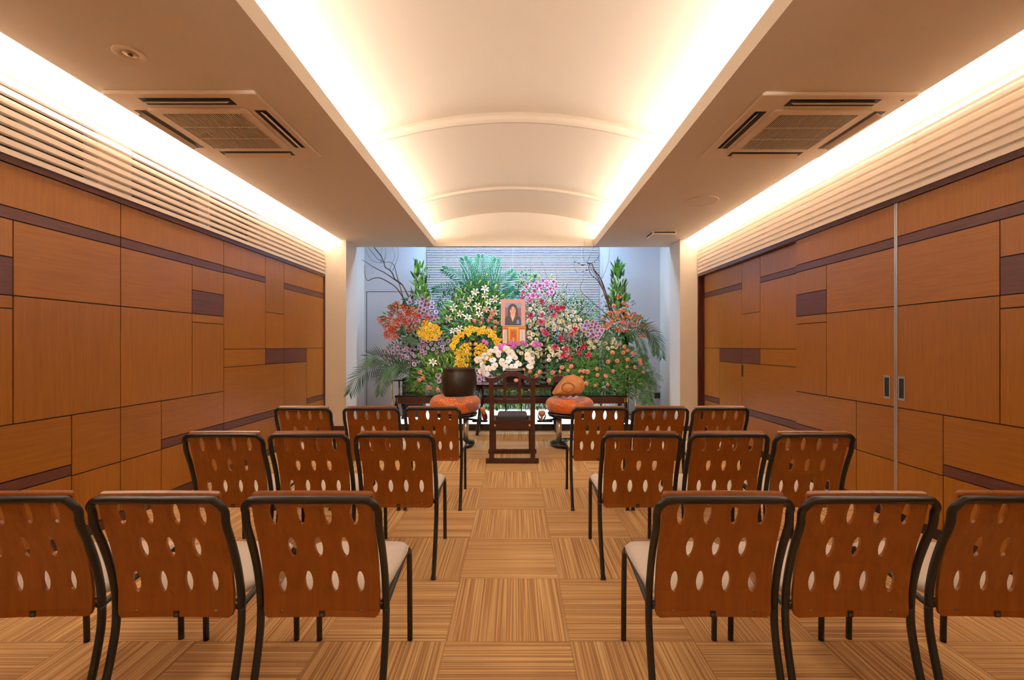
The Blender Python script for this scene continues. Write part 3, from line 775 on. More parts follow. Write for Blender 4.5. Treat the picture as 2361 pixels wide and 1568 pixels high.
plain_box('foot', -.062, .062, -.05, .05, 0, .022, 'lacq', r); plain_box('body', -.068, .068, -.055, .055, .022, .115, 'rose', r, .008)
for sx in (-1, 1):
    m = MB(); m.lathe([(0, -.001), (.005, 0), (.006, .004)], (sx * .060, -.056, .107), 10, 0, axis='Y'); m.build('stud', 'steel', r)
# side pedestals
def pedestal(px0, px1, posts, label):
    Y = 7.06; p0, p1 = at(px0, 876, Y), at(px1, 876, Y); cx = (p0.x + p1.x) / 2; h = p0.z - PLZ
    r = empty('flower_pedestal', (cx, Y, PLZ), label, 'pedestal'); hw = (p1.x - p0.x) / 2
    plain_box('top', -hw, hw, 0, .2, h - .02, h, 'lacq', r)
    for q, zz in posts:
        m = MB(); x = at(q, 876, Y).x - cx; m.tube([(x, .02 + zz, .0 if abs(q - 903) > 2 else .0), (x, .02 + zz, h - .02)], .012, 12); m.build('post', 'brass', r)
    return r
pedestal(894, 948, ((903, 0), (915, .12), ), 'black topped pedestal on brass posts at the left end of the altar')
pedestal(1445, 1480, ((1467, 0), (1452, .12)), 'black topped pedestal on a brass post at the right end of the altar')
# columns carrying the side bouquets
def column(px, Y, ztop, label):
    p = at(px, 900, Y); r = empty('bouquet_stand', (p.x, Y, PLZ), label, 'stand'); ztop -= PLZ
    plain_box('shaft', -.05, .05, -.05, .05, 0.0, ztop, 'lacq', r, .01); plain_box('cap', -.10, .10, -.10, .10, ztop, ztop + .02, 'lacq', r, .01)
    plain_box('foot', -.13, .13, -.13, .13, 0, .015, 'lacq', r, .01)
    m = MB(); m.lathe([(0, 0), (.07, 0), (.095, .14), (.08, .145), (0, .13)], seg=24); m.build('vase', 'lacq', r, (0, 0, ztop + .02))
column(952, 7.48, at(952, 800, 7.48).z, 'black upright stand carrying the red flame lily bouquet on the left')
column(1441, 7.45, at(1441, 785, 7.45).z, 'black upright stand carrying the orange lily bouquet on the right')
# heavy box at the left under the ferns
p = at(955, 890, 7.2)
m = MB(); m.rbox(-.16, .16, -.12, .12, 0, .60, .01); tag(m.build('flower_box', 'blindback' if False else 'acslot', loc=(p.x, 7.2, PLZ)), 'dark box carrying the fern bank at the left end of the altar', 'box')
# stepped stand hidden in the flowers
root = empty('flower_step_stand', (0, 7.2, PLZ), 'black stepped stand inside the flower bank', 'stand')
for k, (y0, y1, z, hx0, hx1) in enumerate(((.0, .25, .42, -1.15, 1.45), (.22, .45, .80, -1.0, 1.2), (.42, .62, 1.15, -.75, .9))):
    plain_box('shelf', hx0, hx1, y0, y1, z - .02, z, 'lacq', root)
    for x in (hx0 + .06, hx1 - .06): plain_box('leg', x - .015, x + .015, y1 - .04, y1 - .01, 0, z - .02, 'lacq', root, .003)

# ------------------------------------------------------------------ stands with bowl and wooden fish
def stand(px, label, d):
    Y = 5.5; x = at(px, 1028, Y).x
    r = empty('instrument_stand', (x, Y, 0), label, 'stand')
    m = MB(); m.lathe([(0, .012), (.225, .012), (.232, .020), (.232, .040), (.20, .050), (0, .052)], seg=48); m.build('base', 'lacq', r)
    for a in range(4):
        m = MB(); c = (.17 * math.cos(a * PI / 2 + .7), .17 * math.sin(a * PI / 2 + .7), 0); m.lathe([(0, 0), (.018, .002), (.02, .014), (0, .016)], c, 12); m.build('foot', 'lacq', r)
    for sx in (-1, 1):
        m = MB(); m.tube([(sx * .125, 0, .05), (sx * .125, 0, .345)], .032, 20); m.build('post', 'steel', r)
    m = MB(); m.lathe([(0, .345), (.20, .345), (.25, .358), (.262, .385), (.25, .40), (0, .395)], seg=40); m.build('platform', 'lacq', r)
    # mallet holder arm
    m = MB(); m.rbox(d * .30 - .09, d * .30 + .09, -.14, -.06, .300, .316, .01)
    m.tube([(d * .12, -.06, .33), (d * .30, -.10, .316)], .012, 8); m.build('holder_arm', 'lacq', r)
    for e in (-1, 1):
        m = MB(); cx = d * .335 + e * .035
        m.tube([(cx - e * .02, -.10, .316), (cx, -.10, .345), (cx + e * .012, -.10, .385)], [.008, .009, .004], 6); m.build('prong', 'lacq', r)
    return r, x, Y
sl, xl, Y = stand(1050, 'round based black stand with steel posts under the bronze bowl', 1)
sr, xr_, _ = stand(1313, 'round based black stand with steel posts under the wooden fish drum', -1)
def cushion(x, label, rx, h, z0):
    m = MB()
    prof = []
    for k in range(17):
        a = -PI / 2 + PI * k / 16
        rr = rx - h / 2 + h / 2 * math.cos(a); prof.append((rr, h / 2 + h / 2 * math.sin(a)))
    prof = [(0, .0)] + prof[:-1] + [(rx * .62, h * .97), (rx * .56, h * .84), (0, h * .80)]
    m.lathe(prof, seg=56); return tag(m.build('round_cushion', 'brocade', loc=(x, Y, z0)), label, 'cushion')
zc = .40
cushion(xl, 'round orange and gold brocade cushion under the bronze bowl', .302, .205, zc)
cushion(xr_, 'round orange and gold brocade cushion under the wooden fish', .285, .175, zc + .001)
# bronze bowl gong
r = empty('bowl_gong', (xl + .045, Y, zc + .172), 'large dark bronze bowl gong sitting on the left orange cushion', 'bowl gong')
prof = [(0, 0), (.12, .002), (.165, .012), (.185, .035), (.20, .09), (.209, .16), (.208, .23), (.198, .30), (.190, .335), (.193, .342), (.191, .350), (.181, .350), (.178, .335), (.188, .28), (.195, .16), (.185, .08), (.14, .03), (0, .02)]
m = MB(); m.lathe(prof, seg=64); m.build('bowl', 'bronze', r)
# wooden fish
r = empty('wooden_fish_drum', (xr_ - .012, Y - .0, zc + .150), 'carved brown wooden fish drum resting on the right orange cushion', 'wooden drum')
def fish(u, v):
    a = 2 * PI * u; ph = -PI / 2 + PI * v
    c = math.cos(ph); x = .19 * c * math.cos(a); y = .15 * c * math.sin(a); z = .145 * math.sin(ph)
    # lean to the upper right, pinched lip at lower left
    x += .035 * (z / .145)
    if x < -.05: z = z * (1 + 2.6 * (x + .05)) - .06 * min(1, (-(x + .05)) / .13)
    if z < -.06: z = -.06 + (z + .06) * .5
    f_ = .002 * math.sin(14 * a) * c
    return (x + f_, y + f_, z + .145)
m = MB(); m.grid(fish, 56, 32); m.build('body', 'fish', r)
m = MB()
def fsurf(x, z):
    xx = (x - .035 * (z - .145) / .145) / .19; zz = (z - .145) / .145
    return -.15 * math.sqrt(max(.02, 1 - xx * xx - zz * zz))
ring = [(-.02 + .070 * math.cos(a), fsurf(-.02 + .070 * math.cos(a), .155 + .052 * math.sin(a)) - .001, .155 + .052 * math.sin(a)) for a in [2 * PI * k / 40 for k in range(41)]]
m.tube(ring, .0075, 8); M['fishr'] = simple('worn_carved_ring', srgb(132, 76, 34), .5); m.build('eye_ring', 'fishr', r)
def disc(u, v):
    a = 2 * PI * u; q = .055 * v; x, z = -.02 + q * math.cos(a), .155 + q * .74 * math.sin(a); return (x, fsurf(x, z) - .010 * (1 - v * v) - .001, z)
m = MB(); m.grid(disc, 28, 5); m.build('boss', 'fish', r)
m = MB()
m.tube([(-.175 + .33 * t, -.075 - .082 * math.sin(PI * min(1, .15 + t)) , .058 + .010 * math.sin(t * 26)) for t in [k / 40 for k in range(41)]], .008, 6); m.build('slit', 'fishd', r)
# mallets
def mallet(x, z, label, d, hm, cat='mallet', long=False):
    r = empty('mallet', (x, Y - .10, z), label, cat)
    if d > 0:
        m = MB(); m.tube(crm([(-.01, 0, .095), (-.005, 0, .065), (.01, 0, .03)], 3), [.022, .026, .028, .028, .027, .026, .024], 14); m.build('grip', 'fish', r)['label'] = 'pale wooden end'
        m = MB(); m.tube(crm([(.01, 0, .03), (.02, 0, -.01), (.032, 0, -.055)], 3), [.026, .029, .031, .032, .031, .028, .012], 14); m.build('head', 'redhead', r)['label'] = 'dark red lacquered end'
    else:
        m = MB(); m.lathe([(0, .035), (.03, .032), (.042, .012), (.04, -.012), (.022, -.03), (0, -.032)], seg=20); m.build('head', 'fish', r)
        m = MB(); m.tube([(0, -.01, -.02), (-.008, -.012, -.09)], [.016, .014], 12); m.build('handle', 'fish', r)
M['redhead'] = simple('dark_red_lacquer', srgb(110, 22, 18), .2, coat=.4)
mallet(xl + .335, .375, 'wooden mallet with dark red end held beside the bronze bowl', 1, None)
mallet(xr_ - .335, .395, 'pale wooden mallet held left of the wooden fish', -1, None)

# ------------------------------------------------------------------ priest's folding chair in the aisle
r = empty('carved_chair', (at(1181, 1068, 4.68).x, 4.68, 0), "dark rosewood ceremonial chair with arched top rail facing the altar", 'chair')
sxs = lambda px, Yv: (px - 1181) / F * Yv
HW = sxs(1231, 4.72)                      # half distance of the posts
plain_box('floor_runner', -.268, .268, -.02, .03, 0.0, .045, 'rose', r); plain_box('floor_runner', -.265, .265, .40, .445, .0, .045, 'rose', r)
for s in (-1, 1):
    m = MB(); x = s * .208
    q = [(x, .005, .045), (x, .03, .40), (x, .015, .62), (x * 1.02, -.02, .86)]
    for (a, b2) in zip(q, q[1:]):
        w_ = .024
        vs = [(a[0] - w_, a[1] - .018, a[2]), (a[0] + w_, a[1] - .018, a[2]), (a[0] + w_, a[1] + .018, a[2]), (a[0] - w_, a[1] + .018, a[2]),
              (b2[0] - w_, b2[1] - .018, b2[2]), (b2[0] + w_, b2[1] - .018, b2[2]), (b2[0] + w_, b2[1] + .018, b2[2]), (b2[0] - w_, b2[1] + .018, b2[2])]
        m.add(vs, [(0, 1, 5, 4), (1, 2, 6, 5), (2, 3, 7, 6), (3, 0, 4, 7), (0, 3, 2, 1), (4, 5, 6, 7)])
    m.build('back_post', 'rose', r)
    plain_box('front_leg', x - .018 - s * .01, x + .018 - s * .01, .40, .436, .045, .40, 'rose', r)
    plain_box('arm_rest', x - .02, x + .02, .03, .42, .52, .545, 'rose', r) if False else None
    m = MB(); m.lathe([(0, -.006), (.010, -.005), (.013, .004)], (s * .175, -.006, .382), 14, 0, axis='Y'); m.build('stud', 'brass', r)
plain_box('rear_seat_rail', -.20, .20, .005, .04, .34, .432, 'rose', r); plain_box('front_seat_rail', -.20, .20, .40, .43, .35, .42, 'rose', r)
for s in (-1, 1): plain_box('side_seat_rail', s * .185 - .014, s * .185 + .014, .04, .40, .37, .42, 'rose', r)
m = MB(); m.rbox(-.155, .155, .05, .40, .42, .475, .03, 0, 5); m.build('seat_pad', 'cushion', r)
# arched top rail
def rail(u, v):
    x = -.275 + .55 * u; t = abs(x) / .275
    arch = .072 * (math.cos(PI * min(1, t / .82)) * .5 + .5); lift = .018 * max(0, (t - .82) / .18) ** 1.4
    thick = .050 - .006 * t if t < .8 else .045 - .5 * (t - .8) * .12
    zt_ = .862 + arch + lift; zb_ = zt_ - thick
    yy = -.03 + .02 * t
    k = v * 4
    c = [(yy - .018, zb_), (yy + .018, zb_), (yy + .018, zt_), (yy - .018, zt_), (yy - .018, zb_)]
    i = min(int(round(k)), 4); return (x, c[i][0], c[i][1])
m = MB(); m.grid(rail, 40, 4, smooth=False); 
for u in (0, 1):
    e = [rail(u, k / 4) for k in range(4)]; m.add(e, [(0, 1, 2, 3) if u else (3, 2, 1, 0)])
m.build('top_rail', 'rose', r)
for s in (-1, 1):
    m = MB(); x = s * .075; w_ = .015
    a = (x, .0, .63); b2 = (x, -.024, .905)
    vs = [(a[0] - w_, a[1] - .01, a[2]), (a[0] + w_, a[1] - .01, a[2]), (a[0] + w_, a[1] + .01, a[2]), (a[0] - w_, a[1] + .01, a[2]),
          (b2[0] - w_, b2[1] - .01, b2[2]), (b2[0] + w_, b2[1] - .01, b2[2]), (b2[0] + w_, b2[1] + .01, b2[2]), (b2[0] - w_, b2[1] + .01, b2[2])]
    m.add(vs, [(0, 1, 5, 4), (1, 2, 6, 5), (2, 3, 7, 6), (3, 0, 4, 7), (0, 3, 2, 1), (4, 5, 6, 7)]); m.build('back_splat', 'rose', r)
def mid(u, v):
    x = -.2 + .4 * u; yy = .022 + .012 * (1 - (x / .2) ** 2); zt_ = .652 - .010 * (1 - (x / .2) ** 2)
    c = [(yy - .014, zt_ - .042), (yy + .014, zt_ - .042), (yy + .014, zt_), (yy - .014, zt_), (yy - .014, zt_ - .042)]
    i = int(round(v * 4)); return (x, c[i][0], c[i][1])
m = MB(); m.grid(mid, 16, 4, smooth=False); m.build('middle_rail', 'rose', r)

# ------------------------------------------------------------------ framed portrait and altar scroll
YPZ = 7.05
p0, p1 = at(1155, 752, YPZ), at(1211, 690, YPZ)
r = empty('framed_portrait', ((p0.x + p1.x) / 2, YPZ, p0.z), 'framed portrait of a person in a dark jacket, pink mat, amid the flowers', 'framed photo')
W, Hh = (p1.x - p0.x), (p1.z - p0.z)
plain_box('frame', -W / 2, W / 2, 0, .03, 0, Hh, 'framepink', r)
M['frame_lt'] = simple('pale_frame_edge', srgb(206, 186, 176), .4)
m = MB()
for a in ((-W / 2, -W / 2 + .008, 0, Hh), (W / 2 - .008, W / 2, 0, Hh), (-W / 2, W / 2, 0, .008), (-W / 2, W / 2, Hh - .008, Hh)): m.box(a[0], a[1], -.004, .0, a[2], a[3])
m.build('edging', 'frame_lt', r)
iw, z0, z1 = W * .33, Hh * .035, Hh * .86
cols = {'sky': srgb(150, 158, 190), 'field': srgb(128, 96, 128), 'tul': srgb(190, 60, 60), 'grn': srgb(90, 120, 70), 'hair': srgb(58, 34, 26), 'skin': srgb(226, 172, 142), 'jkt': srgb(52, 38, 36), 'shirt': srgb(226, 206, 184), 'badge': srgb(60, 140, 210), 'mouth': srgb(190, 80, 80), 'hill': srgb(130, 140, 120)}
for k, c in cols.items(): M['p_' + k] = simple('print_' + k, c, .35)
names = list(cols)
pm = MB(); eps = [0]
def flat(pts, mat):
    eps[0] += .00025; y = -.001 - eps[0]; n = len(pts)
    pm.add([(x * iw, y, z0 + z * (z1 - z0)) for x, z in pts], [tuple(range(n))], names.index(mat))
def ell(cx, cz, rx, rz, mat, a0=0, a1=360, n=28):
    flat([(cx + rx * math.cos(R(a0 + (a1 - a0) * k / n)), cz + rz * math.sin(R(a0 + (a1 - a0) * k / n))) for k in range(n)], mat)
flat([(-1, 0), (1, 0), (1, 1), (-1, 1)], 'sky'); flat([(-1, .0), (1, 0), (1, .80), (-1, .82)], 'hill'); flat([(-1, 0), (1, 0), (1, .74), (-1, .77)], 'field')
flat([(-1, 0), (1, 0), (1, .45), (-1, .45)], 'grn')
rr = random.Random(3)
for k in range(26): ell(rr.uniform(-1 + .1, .92), rr.uniform(.3, .66), .07, .035, 'tul', n=8)
ell(-.05, .70, .60, .27, 'hair'); flat([(-.62, .68), (.56, .68), (.62, .42), (.45, .38), (-.5, .40), (-.66, .45)], 'hair')
flat([(-1, 0), (1, 0), (1, .26), (.8, .38), (.35, .46), (-.4, .46), (-.85, .38), (-1, .28)], 'jkt')
flat([(-.30, .52), (.26, .52), (.28, .44), (-.05, .15), (-.36, .44)], 'skin'); flat([(-.16, .40), (.12, .40), (-.05, .15)], 'shirt')
ell(-.03, .66, .37, .205, 'skin'); 
flat([(-.40, .74), (-.30, .84), (-.1, .88), (-.02, .86), (-.18, .80), (-.34, .68)], 'hair'); flat([(-.02, .86), (.18, .88), (.34, .80), (.36, .66), (.22, .78)], 'hair')
for sx in (-.19, .14):
    ell(sx, .675, .055, .012, 'hair', n=10); ell(sx, .715, .08, .008, 'hair', n=10)
ell(-.03, .555, .12, .022, 'mouth', n=14); flat([(-.12, .562), (.07, .562), (.03, .548), (-.09, .548)], 'shirt')
ell(-.03, .62, .035, .012, 'mouth', n=10) if False else None
flat([(.45, .06), (.76, .06), (.76, .24), (.45, .24)], 'badge'); flat([(.53, .10), (.68, .10), (.68, .19), (.53, .19)], 'sky'); flat([(.57, .125), (.64, .125), (.64, .165), (.57, .165)], 'badge')
pm.build('photo_print', ['p_' + k for k in names], r)
# scroll below
p0, p1 = at(1158, 792, YPZ), at(1213, 753, YPZ)
r = empty('altar_scroll', ((p0.x + p1.x) / 2, YPZ - .02, p0.z - .02), 'gold and orange altar scroll standing under the portrait', 'scroll')
W = p1.x - p0.x; Hh = p1.z - p0.z + .02
plain_box('board', -W / 2, W / 2, 0, .02, 0, Hh, 'orange', r)
m = MB(); m.box(-W * .24, W * .19, -.004, 0, 0, Hh - .01); m.build('gold_panel', 'gold', r)
m = MB(); m.box(-W * .17, W * .11, -.007, -.003, .0, Hh * .86); m.build('central_scroll', 'orange', r)
m = MB()
for k in range(4): m.box(-W * .13 + k * W * .06, -W * .13 + k * W * .06 + W * .04, -.009, -.006, Hh * .80, Hh * .84)
m.lathe([(.018, 0), (.026, .002), (.018, .004)], (-W * .03, -.009, Hh * .56), 20, 0, axis='Y'); m.box(-W * .07, W * .01, -.009, -.006, .02, Hh * .38); m.build('embroidery', 'gold', r)
m = MB(); m.box(-W / 2, W / 2, -.004, 0, Hh - .012, Hh); m.build('crown_strip', 'gold', r)
for k, (xa, xb_) in enumerate(((-.475, -.30), (.225, .455))):
    m = MB(); m.box(W * xa, W * xb_, -.018, -.006, .0, Hh * .83); t_ = m.build('tablet', 'paper', r)
    m = MB(); xc = W * (xa + xb_) / 2; zz = Hh * .76
    q = random.Random(k)
    while zz > Hh * .2:
        h_ = .008; m.box(xc - .004, xc + .004, -.0195, -.0178, zz - h_, zz - h_ * .75); m.box(xc - .0015, xc + .0015, -.0195, -.0178, zz - h_, zz)
        m.box(xc - .005, xc + .003, -.0195, -.0178, zz - h_ * .45, zz - h_ * .3); zz -= .013
    m.box(xc - .008, xc + .008, -.0195, -.0178, .006, .020, 0); m.build('brush_writing', 'ink', t_)
# slim black easel carrying portrait and scroll
pz = at(1155, 752, YPZ).z; sz = at(1158, 792, YPZ).z - .02
r = empty('portrait_easel', (at(1184, 752, YPZ).x, YPZ + .06, PLZ), 'slim black stand holding the portrait and scroll', 'easel')
for sx in (-1, 1): plain_box('upright', sx * .12 - .01, sx * .12 + .01, -.01, .01, 0, pz + .25 - PLZ, 'lacq', r)
plain_box('ledge', -.19, .19, -.075, .01, pz - PLZ - .014, pz - PLZ - .001, 'lacq', r); plain_box('ledge', -.19, .19, -.10, .01, sz - PLZ - .014, sz - PLZ - .001, 'lacq', r)

# ------------------------------------------------------------------ flowers and greenery
rnd = random.Random(11)
def YS(px, py, off=0.0):
    """the flower bank leans back: depth as a function of height"""
    k = (VY - py) / F; a0, a1 = 6.66, .42
    bulge = -.10 * math.exp(-((px - 1190) / 170) ** 2)
    return (a0 + bulge + a1 * CH) / (1 - a1 * k) + off
def SP(px, py, off=0.0): return at(px, py, YS(px, py, off))
def scatter(regions, n, md, seed=0):
    """n points in ellipses given in photo measurements, at least md apart"""
    q = random.Random(seed); out = []; tot = sum(r_[2] * r_[3] for r_ in regions); tries = 0
    while len(out) < n and tries < n * 60:
        tries += 1; t = q.uniform(0, tot)
        for r_ in regions:
            t -= r_[2] * r_[3]
            if t <= 0: break
        a = q.uniform(0, 2 * PI); d = math.sqrt(q.random())
        x, y = r_[0] + r_[2] * d * math.cos(a), r_[1] + r_[3] * d * math.sin(a)
        if all((x - u) ** 2 + (y - v) ** 2 > md * md for u, v in out): out.append((x, y))
    return out
def petal_strip(m, ang, L, W, prof, wprof, mi=0, nl=6, cup=.25, wave=0.0):
    ca, sa = math.cos(ang), math.sin(ang)
    def fn(u, v):
        t = v; r_, z = prof(t); w_ = W * wprof(t) * (u - .5)
        zz = z * L + cup * abs(u - .5) * 2 * W * wprof(t) * .5 + wave * math.sin(t * 14 + u * 3) * W * .2
        return (ca * r_ * L - sa * w_, sa * r_ * L + ca * w_, zz)
    m.grid(fn, 2, nl, mi)
def stem(m, L, mi, r=.0022): m.tube([(0, 0, 0), (.002, .001, -L * .5), (0, 0, -L)], r, 5, mi)
def mk_lily(name, mat, R_=.075):
    m = MB()
    for k in range(6):
        W = .030 if k % 2 == 0 else .022
        petal_strip(m, k * PI / 3, R_, W, lambda t: (t ** .8 * (1 if t < .85 else 1 - (t - .85) * .3), .62 * math.sin(min(t, .62) / .62 * PI / 2) * .75 - (max(0, t - .55) * 1.0) ** 1.5), lambda t: max(.03, math.sin(PI * min(.999, t ** .8)) ** .8), 0, 7, .35, .1)
    stem(m, .10, 1)
    o = m.build(name, [mat, 'stem'])
    s_ = MB()
    for k in range(6):
        a = k * PI / 3 + .5; s_.tube([(0, 0, .01), (.010 * math.cos(a), .010 * math.sin(a), .05)], .0008, 4); s_.tube([(.006 * math.cos(a), .006 * math.sin(a), .05), (.016 * math.cos(a), .016 * math.sin(a), .052)], .0022, 4)
    s_.build('stamens', 'anther', o)
    return o
def mk_carn(name='carnation'):
    m = MB()
    for L_ in range(5):
        rr_ = .033 * (1 - L_ * .17); z0 = .004 + L_ * .0055; ph = L_ * 1.3
        def fn(u, v):
            a = 2 * PI * u; q = rr_ * v * (1 + .15 * math.sin(8 * a + ph) * v + .05 * math.sin(19 * a))
            return (q * math.cos(a), q * math.sin(a), z0 + .010 * v - .016 * v * v * (1 - L_ * .15) + .0065 * math.sin(12 * a + ph) * v)
        m.grid(fn, 30, 3, 0, False)
    m.lathe([(.006, -.02), (.009, -.004), (.016, .004)], seg=8, mi=1); stem(m, .10, 1)
    return m.build(name, ['carn', 'stem'])
def mk_rose(name, mat, R_=.034, layers=4, open_=.5):
    m = MB()
    for L_ in range(layers):
        n = 5 if L_ < layers - 1 else 3; q = 1 - L_ / layers * .75
        for k in range(n):
            a0 = 2 * PI * k / n + L_ * .7
            def fn(u, v):
                a = a0 + (u - .5) * 2 * PI / n * 1.35; rr_ = R_ * q * (.35 + .65 * v ** .7 + (.12 * v * v if L_ == 0 else 0))
                z = R_ * (.1 + (.55 + .35 * (1 - q)) * v ** .8 * (1.1 - .5 * v * open_) - (.15 * (abs(u - .5) * 2) ** 2) * v + .05 * math.sin(u * 9) * v)
                return (rr_ * math.cos(a), rr_ * math.sin(a), z)
            m.grid(fn, 5, 3)
    m.lathe([(.003, -.012), (.010, 0), (.014, .008)], seg=8, mi=1); stem(m, .10, 1)
    return m.build(name, [mat, 'stem'])
def mk_orchid(name, mat, R_=.05, lip='orchlip'):
    m = MB()
    def pet(a, L, W):
        ca, sa = math.cos(a), math.sin(a)
        def fn(u, v):
            w_ = W * math.sin(PI * min(.98, .12 + .86 * v)) ** .6 * (u - .5); r_ = L * v
            return (ca * r_ - sa * w_, sa * r_ + ca * w_, .004 + .010 * v - .012 * v * v - .006 * abs(u - .5) + .002 * math.sin(8 * v + 5 * u))
        m.grid(fn, 4, 5)
    for a in (PI / 2, PI * 1.20, PI * 1.80): pet(a, R_ * .95, R_ * .85)
    for a in (.12, PI - .12): pet(a, R_ * 1.05, R_ * 1.35)
    m.tube([(0, 0, 0), (0, .004, -.03), (0, .03, -.06)], .0015, 4, 1)
    o = m.build(name, [mat, 'stem'])
    l = MB(); l.lathe([(0, .014), (.005, .012), (.007, .004), (.004, 0)], (0, -.004, 0), 8); 
    l.grid(lambda u, v: ((u - .5) * .016 * (1 - v * .6), -.006 - .016 * v, .006 + .010 * math.sin(v * 3) - .004 * abs(u - .5)), 2, 3); l.build('lip', lip, o)
    return o
def mk_glor(name, mat):
    m = MB()
    for k in range(6):
        petal_strip(m, k * PI / 3 + .2, .048, .015, lambda t: (.25 * math.sin(t * PI) + .75 * t, .35 * math.sin(t * PI) + .5 * t * t), lambda t: max(.05, math.sin(PI * min(.999, t)) ** .7), 0, 5, .3, .55)
    stem(m, .07, 1); return m.build(name, [mat, 'stem'])
def mk_small(name, mat, R_=.020):
    m = MB()
    for h in range(3):
        cx, cy, cz = .016 * math.cos(h * 2.1), .016 * math.sin(h * 2.1), .006 * h
        for k in range(5):
            a = k * 2 * PI / 5 + h; b0 = Vector((cx, cy, cz))
            m.leaf(b0, Vector((math.cos(a), math.sin(a), .55)), Vector((0, 0, 1)), R_, R_ * .9, .5, 0, 2)
    stem(m, .06, 1, .0016); return m.build(name, [mat, 'stem'])
def mk_bud(name='lily_bud', mat='bud', L=.085):
    m = MB(); m.lathe([(0, 0), (.007, .006), (.011, L * .35), (.012, L * .6), (.008, L * .85), (.0015, L)], seg=8, mi=0); stem(m, .07, 1, .002)
    return m.build(name, [mat, 'stem'])
def place(proto, pts, label, cat, group, face=(0, -1, .25), jit=.45, sc_=(.85, 1.15), off=-.03, orient=None):
    first_ = True
    for (px, py) in pts:
        o = proto if first_ else copy_tree(proto); first_ = False
        o.location = SP(px, py, off + rnd.uniform(-.02, .02))
        d = Vector(face) + Vector((rnd.uniform(-jit, jit), rnd.uniform(-jit, jit) * .5, rnd.uniform(-jit, jit)))
        if orient: d = orient(px, py) + Vector((rnd.uniform(-jit, jit), 0, rnd.uniform(-jit, jit)))
        qt = d.normalized().to_track_quat('Z', 'Y'); e = (qt.to_matrix() @ Matrix.Rotation(rnd.uniform(0, 6.28) if not orient or True else 0, 3, 'Z')).to_euler()
        o.rotation_euler = e; s_ = rnd.uniform(*sc_); o.scale = (s_, s_, s_)
        tag(o, label, cat, group)

# greenery masses --------------------------------------------------
def mass(name, regions, n, L, W, mats, label, cat='foliage', up=.5, spread=1.0, depth=(0.0, .28), droop=.25, seed=1, weights=None, off=0.0):
    q = random.Random(seed); m = MB(); tot = sum(r_[2] * r_[3] for r_ in regions)
    for i in range(n):
        t = q.uniform(0, tot)
        for r_ in regions:
            t -= r_[2] * r_[3]
            if t <= 0: break
        a = q.uniform(0, 2 * PI); d = math.sqrt(q.random()); dx, dy = d * math.cos(a), d * math.sin(a)
        px, py = r_[0] + r_[2] * dx, r_[1] + r_[3] * dy
        p = SP(px, py, off + q.uniform(*depth))
        dr = Vector((dx * spread + q.uniform(-.5, .5), q.uniform(-.9, .1), -dy * spread * .8 + up + q.uniform(-.5, .5)))
        nrm = Vector((q.uniform(-.5, .5), -1, q.uniform(.2, 1.2)))
        l_ = L * q.uniform(.6, 1.3)
        m.leaf(p, dr, nrm, l_, W * q.uniform(.7, 1.3), droop * q.uniform(.3, 1.6), q.choices(range(len(mats)), weights)[0] if weights else q.randrange(len(mats)), 3)
    return tag(m.build(name, mats), label, cat, kind='stuff')
def fern(name, regions, n, mats, label, seed=1, L=.13, off=0.0, up=.1, spread=1.0, depth=(0, .25)):
    """feathery sprays: a bent rib with fine needles"""
    q = random.Random(seed); m = MB(); tot = sum(r_[2] * r_[3] for r_ in regions)
    for i in range(n):
        t = q.uniform(0, tot)
        for r_ in regions:
            t -= r_[2] * r_[3]
            if t <= 0: break
        a = q.uniform(0, 2 * PI); d = math.sqrt(q.random()); dx, dy = d * math.cos(a), d * math.sin(a)
        p = SP(r_[0] + r_[2] * dx, r_[1] + r_[3] * dy, off + q.uniform(*depth))
        dr = Vector((dx * spread + q.uniform(-.6, .6), q.uniform(-.8, .0), -dy * spread * .6 + up + q.uniform(-.5, .5))).normalized()
        l_ = L * q.uniform(.6, 1.3); side = dr.cross(Vector((0, -1, .3))).normalized(); mi = q.randrange(len(mats))
        nn = 7
        for k in range(nn):
            t_ = (k + .5) / nn; b0 = p + dr * l_ * t_ - Vector((0, 0, .25 * l_ * t_ * t_))
            for sg in (-1, 1):
                m.leaf(b0, dr * .7 + side * sg + Vector((0, q.uniform(-.4, .2), q.uniform(-.2, .2))), Vector((0, -1, .5)), l_ * .36 * (1 - t_ * .6), .008, .2, mi, 2)
    return tag(m.build(name, mats), label, 'foliage', kind='stuff')

fern('fern_foliage', [(1010, 880, 72, 28), (985, 850, 45, 25), (1040, 830, 45, 40)], 420, ['fern', 'leafd', 'leafy'], 'feathery green fern bank at lower left of the altar flowers', 3)
fern('fern_foliage', [(1400, 860, 72, 40), (1370, 820, 60, 35), (1300, 885, 70, 22), (1450, 850, 35, 45), (1330, 860, 60, 36), (1405, 805, 50, 25)], 820, ['fern', 'leafd', 'fern'], 'feathery dark green fern bank with peach carnations at lower right', 5)
fern('hanging_asparagus_fern', [(1475, 850, 18, 34), (1488, 892, 18, 36), (1500, 872, 10, 18)], 190, ['leafd', 'fern'], 'thin asparagus fern trailing down at the right end of the altar', 8, .12, off=-.05, up=-.5, spread=.4)
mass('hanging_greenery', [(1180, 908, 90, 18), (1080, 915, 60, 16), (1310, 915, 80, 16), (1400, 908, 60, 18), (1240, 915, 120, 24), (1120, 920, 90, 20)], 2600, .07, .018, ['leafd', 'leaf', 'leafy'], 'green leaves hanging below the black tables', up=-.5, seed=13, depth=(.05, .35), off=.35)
mass('yellow_green_leaves', [(1130, 893, 24, 9), (1190, 897, 36, 8), (1262, 900, 22, 10)], 160, .055, .022, ['leafy'], 'bright yellow green leaves just under the front table top', up=-.2, seed=14, depth=(0, .1), off=.02)
